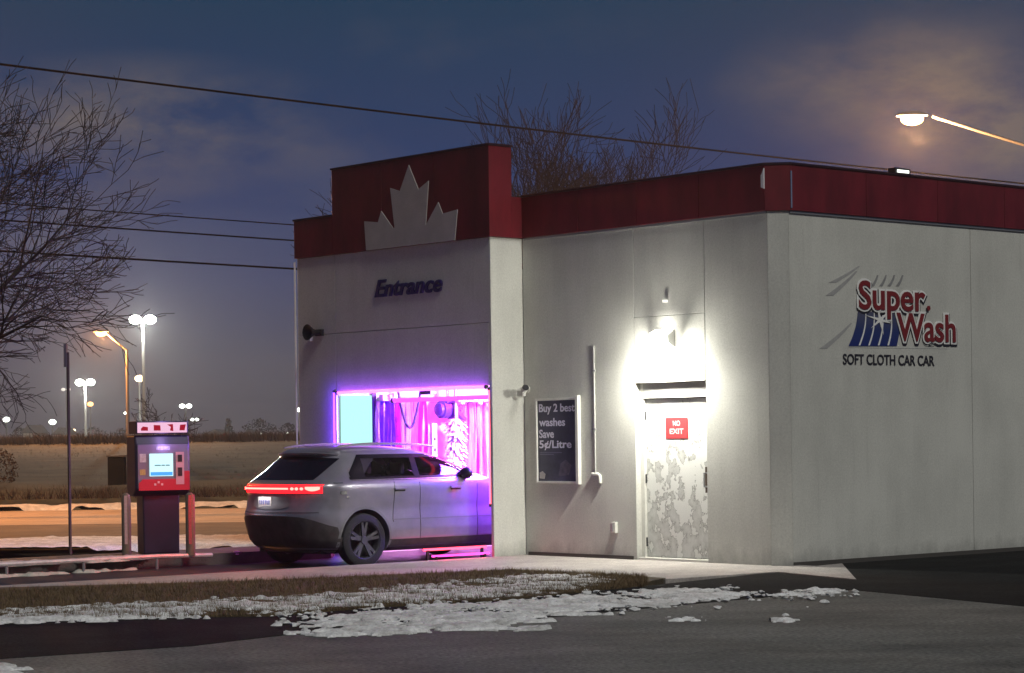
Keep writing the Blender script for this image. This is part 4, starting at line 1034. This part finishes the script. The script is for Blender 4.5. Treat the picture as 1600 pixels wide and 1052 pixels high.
lamppost(103, 609, 220, 1.6, 'double', 'dim small lamp left of the thin post', (.9, .85, .75), 1.2, 0, None, .6)
lamppost(10, 656, 240, 1.6, 'single', 'white round lamp at the far left edge', WHT, 9, 0, None, 1.0)
lamppost(82, 660, 240, 1.6, 'single', 'white round lamp low at the left near the pale gable', WHT, 9, 0, None, 1.05)
lamppost(115, 673, 240, 1.6, 'single', 'tiny yellow lamp right beside the thin post', WRM, 6, 0, None, .6)
lamppost(196, 646, 240, 1.6, 'single', 'tiny white lamp on the line of the orange lamp pole', WHT, 6, 0, None, .5)
lamppost(232, 669, 240, 1.6, 'single', 'tiny white lamp just above the kiosk top', WHT, 8, 0, None, .6)
lamppost(290, 635, 200, 1.6, 'double', 'white double lamp right above the kiosk', WHT, 12, 0, None, .7)
lamppost(304, 656, 240, 1.6, 'double', 'smaller low double lamp right of the kiosk', WHT, 5, 0, None, .6)
lamppost(394, 691, 240, 2.0, 'single', 'tiny white lamp by the low pale house', WHT, 4, 0, None, .45)
lamppost(407, 678, 260, 1.6, 'single', 'tiny dim lamp above the dark trees left of the bay', WHT, 2, 0, None, .4)
lamppost(428, 683, 260, 1.6, 'single', 'tiny pinkish lamp between dark trees left of the bay', (1, .8, .85), 2.5, 0, None, .4)
lamppost(445, 686, 240, 1.6, 'single', 'bright small lamp low above the car roof', WHT, 8, 0, None, .55)
lamppost(449, 677, 260, 1.6, 'single', 'faint speck of a lamp just above the small bright one', WHT, 2.5, 0, None, .35)
lamppost(468, 641, 160, 1.6, 'single', 'white round lamp touching the left edge of the bay', WHT, 8, 0, None, .55)
big = lamppost(1425, 186, 53, 0.0, 'arm', 'large warm street lamp on a sloping arm above the right wall', (1, .48, .18), 24, 8000, None, .9, 1, 3.2)
# the next lamp of that row, left of the frame, which lights the street
lamppost(-420, 150, 52, 0.0, 'arm', 'orange street lamp on the street verge off to the left', ORG, 22, 9500, None, 1.2, 1, 2.2)

# utility wires and their poles
W0 = Vector((-19.0, 37.0)); W1 = Vector((34.3, 85.3))
WM = mat('black cable', (.004, .004, .005), 1, spec=0)
for (x, y), lab in ((W0, 'wooden utility pole off to the left'), (W1, 'wooden utility pole off to the right')):
    t = thing('utility_pole', lab, 'utility pole', (x, y, 0), 0)
    b = NB(); tube(b, [(0, 0, -.3), (0, 0, 9.6)], [.16, .11], 10); obj('pole', b, mat('pole wood', (.06, .045, .03), .9), t); box('crossarm', mat('pole wood', (.06, .045, .03), .9), t, -.8, .8, -.18, -.12, 9.1, 9.2)
for h, sag, rad, lab in ((9.15, .35, .024, 'highest thick overhead cable crossing above the building'), (6.42, .2, .013, 'thin upper cable of the three left of the bay'), (6.08, .25, .018, 'middle cable of the three left of the bay'), (5.46, .28, .022, 'lowest thick cable of the three left of the bay')):
    b = NB(); P = [(W0.x + (W1.x - W0.x) * k / 40, W0.y + (W1.y - W0.y) * k / 40, h - sag * 4 * (k / 40) * (1 - k / 40) + sag * .75) for k in range(41)]
    tube(b, P, rad, 6); tag(obj('overhead_cable', b, WM), lab, 'cable', 'overhead cables')

# ================================================================== TREES
BARK = mat('dark bark', (.028, .022, .02), .9, 0, .3, 12, .4, 30)
def tree(name, label, base, height, spread, seed, trunk_r, levels=5, group=None, minr=.005, m=BARK, up=.2, bias=Vector((0, 0, 0)), trunk=.34, dens=1.0):
    r = random.Random(seed); t = thing(name, label, 'tree', base, 0, group)
    bt = NB(); bc = NB()
    def grow(bm, p, d, length, rad, lev):
        segs = (5, 5, 5, 4, 3, 3)[lev]; pts = [p.copy()]; rs = [rad]; q = p.copy(); dd = d.copy(); marks = []
        for s in range(segs):
            dd = (dd + Vector((r.gauss(0, 1), r.gauss(0, 1), r.gauss(0, .7))) * (.10 if lev < 3 else .17) + Vector((0, 0, up * .12)) + bias * .06).normalized()
            q = q + dd * length / segs; pts.append(q.copy()); rs.append(max(minr, rad * (1 - .7 * (s + 1) / segs))); marks.append((q.copy(), dd.copy(), rs[-1], (s + 1) / segs))
        tube(bm, pts, rs, 7 if lev < 1 else (5 if lev < 3 else 3), caps=False)
        if lev >= levels: return
        for (q, dd, rr, f) in marks:
            if f < (.5 if lev == 0 else .15): continue
            nk = (3 if lev == 0 else 2) if r.random() < dens * .5 else 1
            for k in range(nk):
                ax = dd.cross(Vector((r.uniform(-1, 1), r.uniform(-1, 1), r.uniform(-1, 1)))).normalized()
                nd = (Matrix.Rotation(r.uniform(.45, .95) * spread * (1.1 - .4 * f), 3, ax) @ dd).normalized()
                ln = height * (.52, .34, .21, .12, .06)[lev] * r.uniform(.6, 1.1) * (1.15 - .45 * f if lev else 1)
                grow(bc, q, nd, ln, max(minr, min(rr * .75, rad * .6)), lev + 1)
    grow(bt, Vector((0, 0, -.1)), Vector((0, 0, 1)), height * trunk, trunk_r, 0)
    obj('trunk', bt, BARK, t, smooth=True); obj('crown', bc, m, t); return t
p = at(-130, 700, 34)
tree('bare_tree', 'big bare tree reaching in from the left edge', (p.x, 34, 0), 7.6, .95, 12, .21, 5, minr=.0055, up=.12, bias=Vector((.45, 0, 0)), trunk=.42, dens=.5)
for px, Y, h, sd, lab in ((790, 62, 10.2, 11, 'bare tree with round crown behind the low parapet, beside the red step'), (862, 64, 10.4, 23, 'wider bare tree behind the low parapet, right of the first'), (880, 68, 9.4, 31, 'slender bare tree behind the parapet nearest the corner'), (745, 72, 8.7, 37, 'bare tree just behind the tall red parapet')):
    p = at(px, 690, Y); tree('bare_tree', lab, (p.x, Y, .4), h, .85, sd, .14, 4, 'bare trees behind the building', minr=.008, up=.45, m=mat('far bark', (.012, .011, .014), 1, spec=0))
p = at(255, 690, 90); tree('bare_tree', 'small scruffy bare tree beyond the kiosk', (p.x, 90, 1.2), 2.6, 1.2, 55, .05, 3, None, .012, m=mat('reddish twigs', (.05, .03, .028), .9))
# far shapes on the skyline
def blobtree(px, py, Y, wpx, lab, seed, conifer=False):
    top = at(px, py, Y); bz = 1.5; h = top.z - bz; wd = wpx * Y / F; r = random.Random(seed)
    t = thing('fir_tree' if conifer else 'leafless_tree', lab, 'tree', (top.x, Y, bz), 0)
    b = NB(); tube(b, [(0, 0, -.3), (0, 0, h * .5)], .12, 6); obj('trunk', b, BARK, t)
    b = NB()
    for k in range(420):
        u = r.random(); a = r.uniform(0, 6.28)
        if conifer: zz = h * (.08 + .92 * u); rr = wd / 2 * (1 - u * .85) * r.uniform(.4, 1.05)
        else: zz = h * (.25 + .75 * u); rr = wd / 2 * math.sin(math.pi * min(.98, .15 + u * .8)) * r.uniform(.3, 1.1)
        c = Vector((rr * math.cos(a), rr * math.sin(a), zz)); s = h * .07
        v = [b.verts.new(c + Vector((r.uniform(-s, s), r.uniform(-s, s), r.uniform(-s, s)))) for _ in range(3)]; b.faces.new(v)
    obj('crown', b, mat('far foliage', (.018, .018, .02), .95), t)
for i, a in enumerate([(357, 655, 200, 26, 'dark fir on the skyline right of the kiosk', True), (405, 655, 210, 55, 'wide dark tree on the skyline left of the car roof', False), (450, 662, 205, 44, 'dark rounded tree touching the bay edge', False),
                       (320, 676, 215, 34, 'low dark tree just right of the kiosk top', False), (60, 665, 220, 24, 'dark tree left of the thin post', False), (30, 668, 215, 30, 'low dark tree at the far left skyline', False),
                       (145, 668, 225, 50, 'low dark tree under the white double lamp', False), (190, 670, 225, 40, 'low dark tree left of the kiosk top', False)]):
    blobtree(a[0], a[1], a[2], a[3], a[4], 60 + i, a[5])
def house(px0, px1, ytop, Y, lab, col):
    a = at(px0, ytop, Y); c = at(px1, ytop, Y); W = c.x - a.x; bz = 1.5; H = a.z - bz
    t = thing('house', lab, 'house', (a.x, Y, bz), 0)
    box('wall', mat('far wall %.2f' % col[0], col, .9), t, 0, W, 0, 6, 0, H * .62)
    b = NB(); prism(b, [(-.2, H * .62), (W + .2, H * .62), (W * .5, H)], lambda p_, q_, t__: Vector((p_, t__, q_)), -.2, 6.2); obj('roof', b, mat('far roof', (.08, .07, .07), .9), t)
    b = NB(); bx(b, W * .3, W * .45, -.03, .02, H * .2, H * .45); obj('window', b, mat('far pane', (.02, .02, .03), .2), t)
house(36, 52, 664, 200, 'small pale gabled house on the left skyline', (.42, .38, .34)); house(318, 352, 671, 195, 'low pale house right of the kiosk top', (.30, .26, .28)); house(380, 394, 672, 205, 'small pale house between dark trees near the car', (.28, .27, .29)); house(84, 100, 668, 210, 'faint low building near the thin post', (.30, .27, .22))
# guard rail on top of the bank
a = at(88, 689, 118); c = at(212, 686, 118)
t = thing('guard_rail', 'thin pale rail along the top of the field left of the kiosk', 'rail', (a.x, 118, 1.75), 0)
zz = a.z - 1.75 - .08
b = NB(); bx(b, 0, c.x - a.x, -.03, .03, zz, zz + .10); obj('rail', b, mat('pale rail', (.6, .55, .52), .5), t)
for k in range(5): b = NB(); bx(b, k * 1.0, k * 1.0 + .08, .04, .1, -.3, zz + .06); obj('post', b, DARKM, t)
# hedge line
clumps('hedge_line', 5200, lambda: (rnd.uniform(-36, -8), rnd.uniform(112, 124), 1.72 + rnd.uniform(-.1, .1)), BRUSH, .42, 5, lean=.9)
# shrub added in place of a dark halo ring at the left edge
p = at(-6, 780, 66)
t = thing('halo_shrub', 'dark shrub shape put in for a halo ring, cut by the left edge above the street', 'shrub', (p.x, 66, .2), 0)
b = NB(); r_ = random.Random(3)
for k in range(900):
    d = Vector((r_.gauss(0, 1), r_.gauss(0, 1), r_.gauss(0, 1))).normalized() * r_.uniform(.45, .66); d.z = d.z * 1.05 + .75; s = .06
    b.faces.new([b.verts.new(d + Vector((r_.uniform(-s, s), r_.uniform(-s, s), r_.uniform(-s, s)))) for _ in range(3)])
obj('halo_foliage', b, BRUSH, t)
b = NB(); tube(b, [(0, 0, -.2), (0, 0, .5)], .05, 6); obj('stem', b, BARK, t)

# ================================================================== COLD AIR
hz = NB(); bx(hz, -260, 260, -40, 880, -1.2, 16.0)
hm = bpy.data.materials.new('cold hazy air'); hm.use_nodes = True; t = hm.node_tree; t.nodes.clear()
pv = t.nodes.new('ShaderNodeVolumePrincipled'); pv.inputs['Color'].default_value = (.9, .9, .95, 1); pv.inputs['Density'].default_value = .0007; pv.inputs['Anisotropy'].default_value = .45
o_ = t.nodes.new('ShaderNodeOutputMaterial'); t.links.new(pv.outputs[0], o_.inputs['Volume'])
struct('haze', hz, hm, 'stuff')
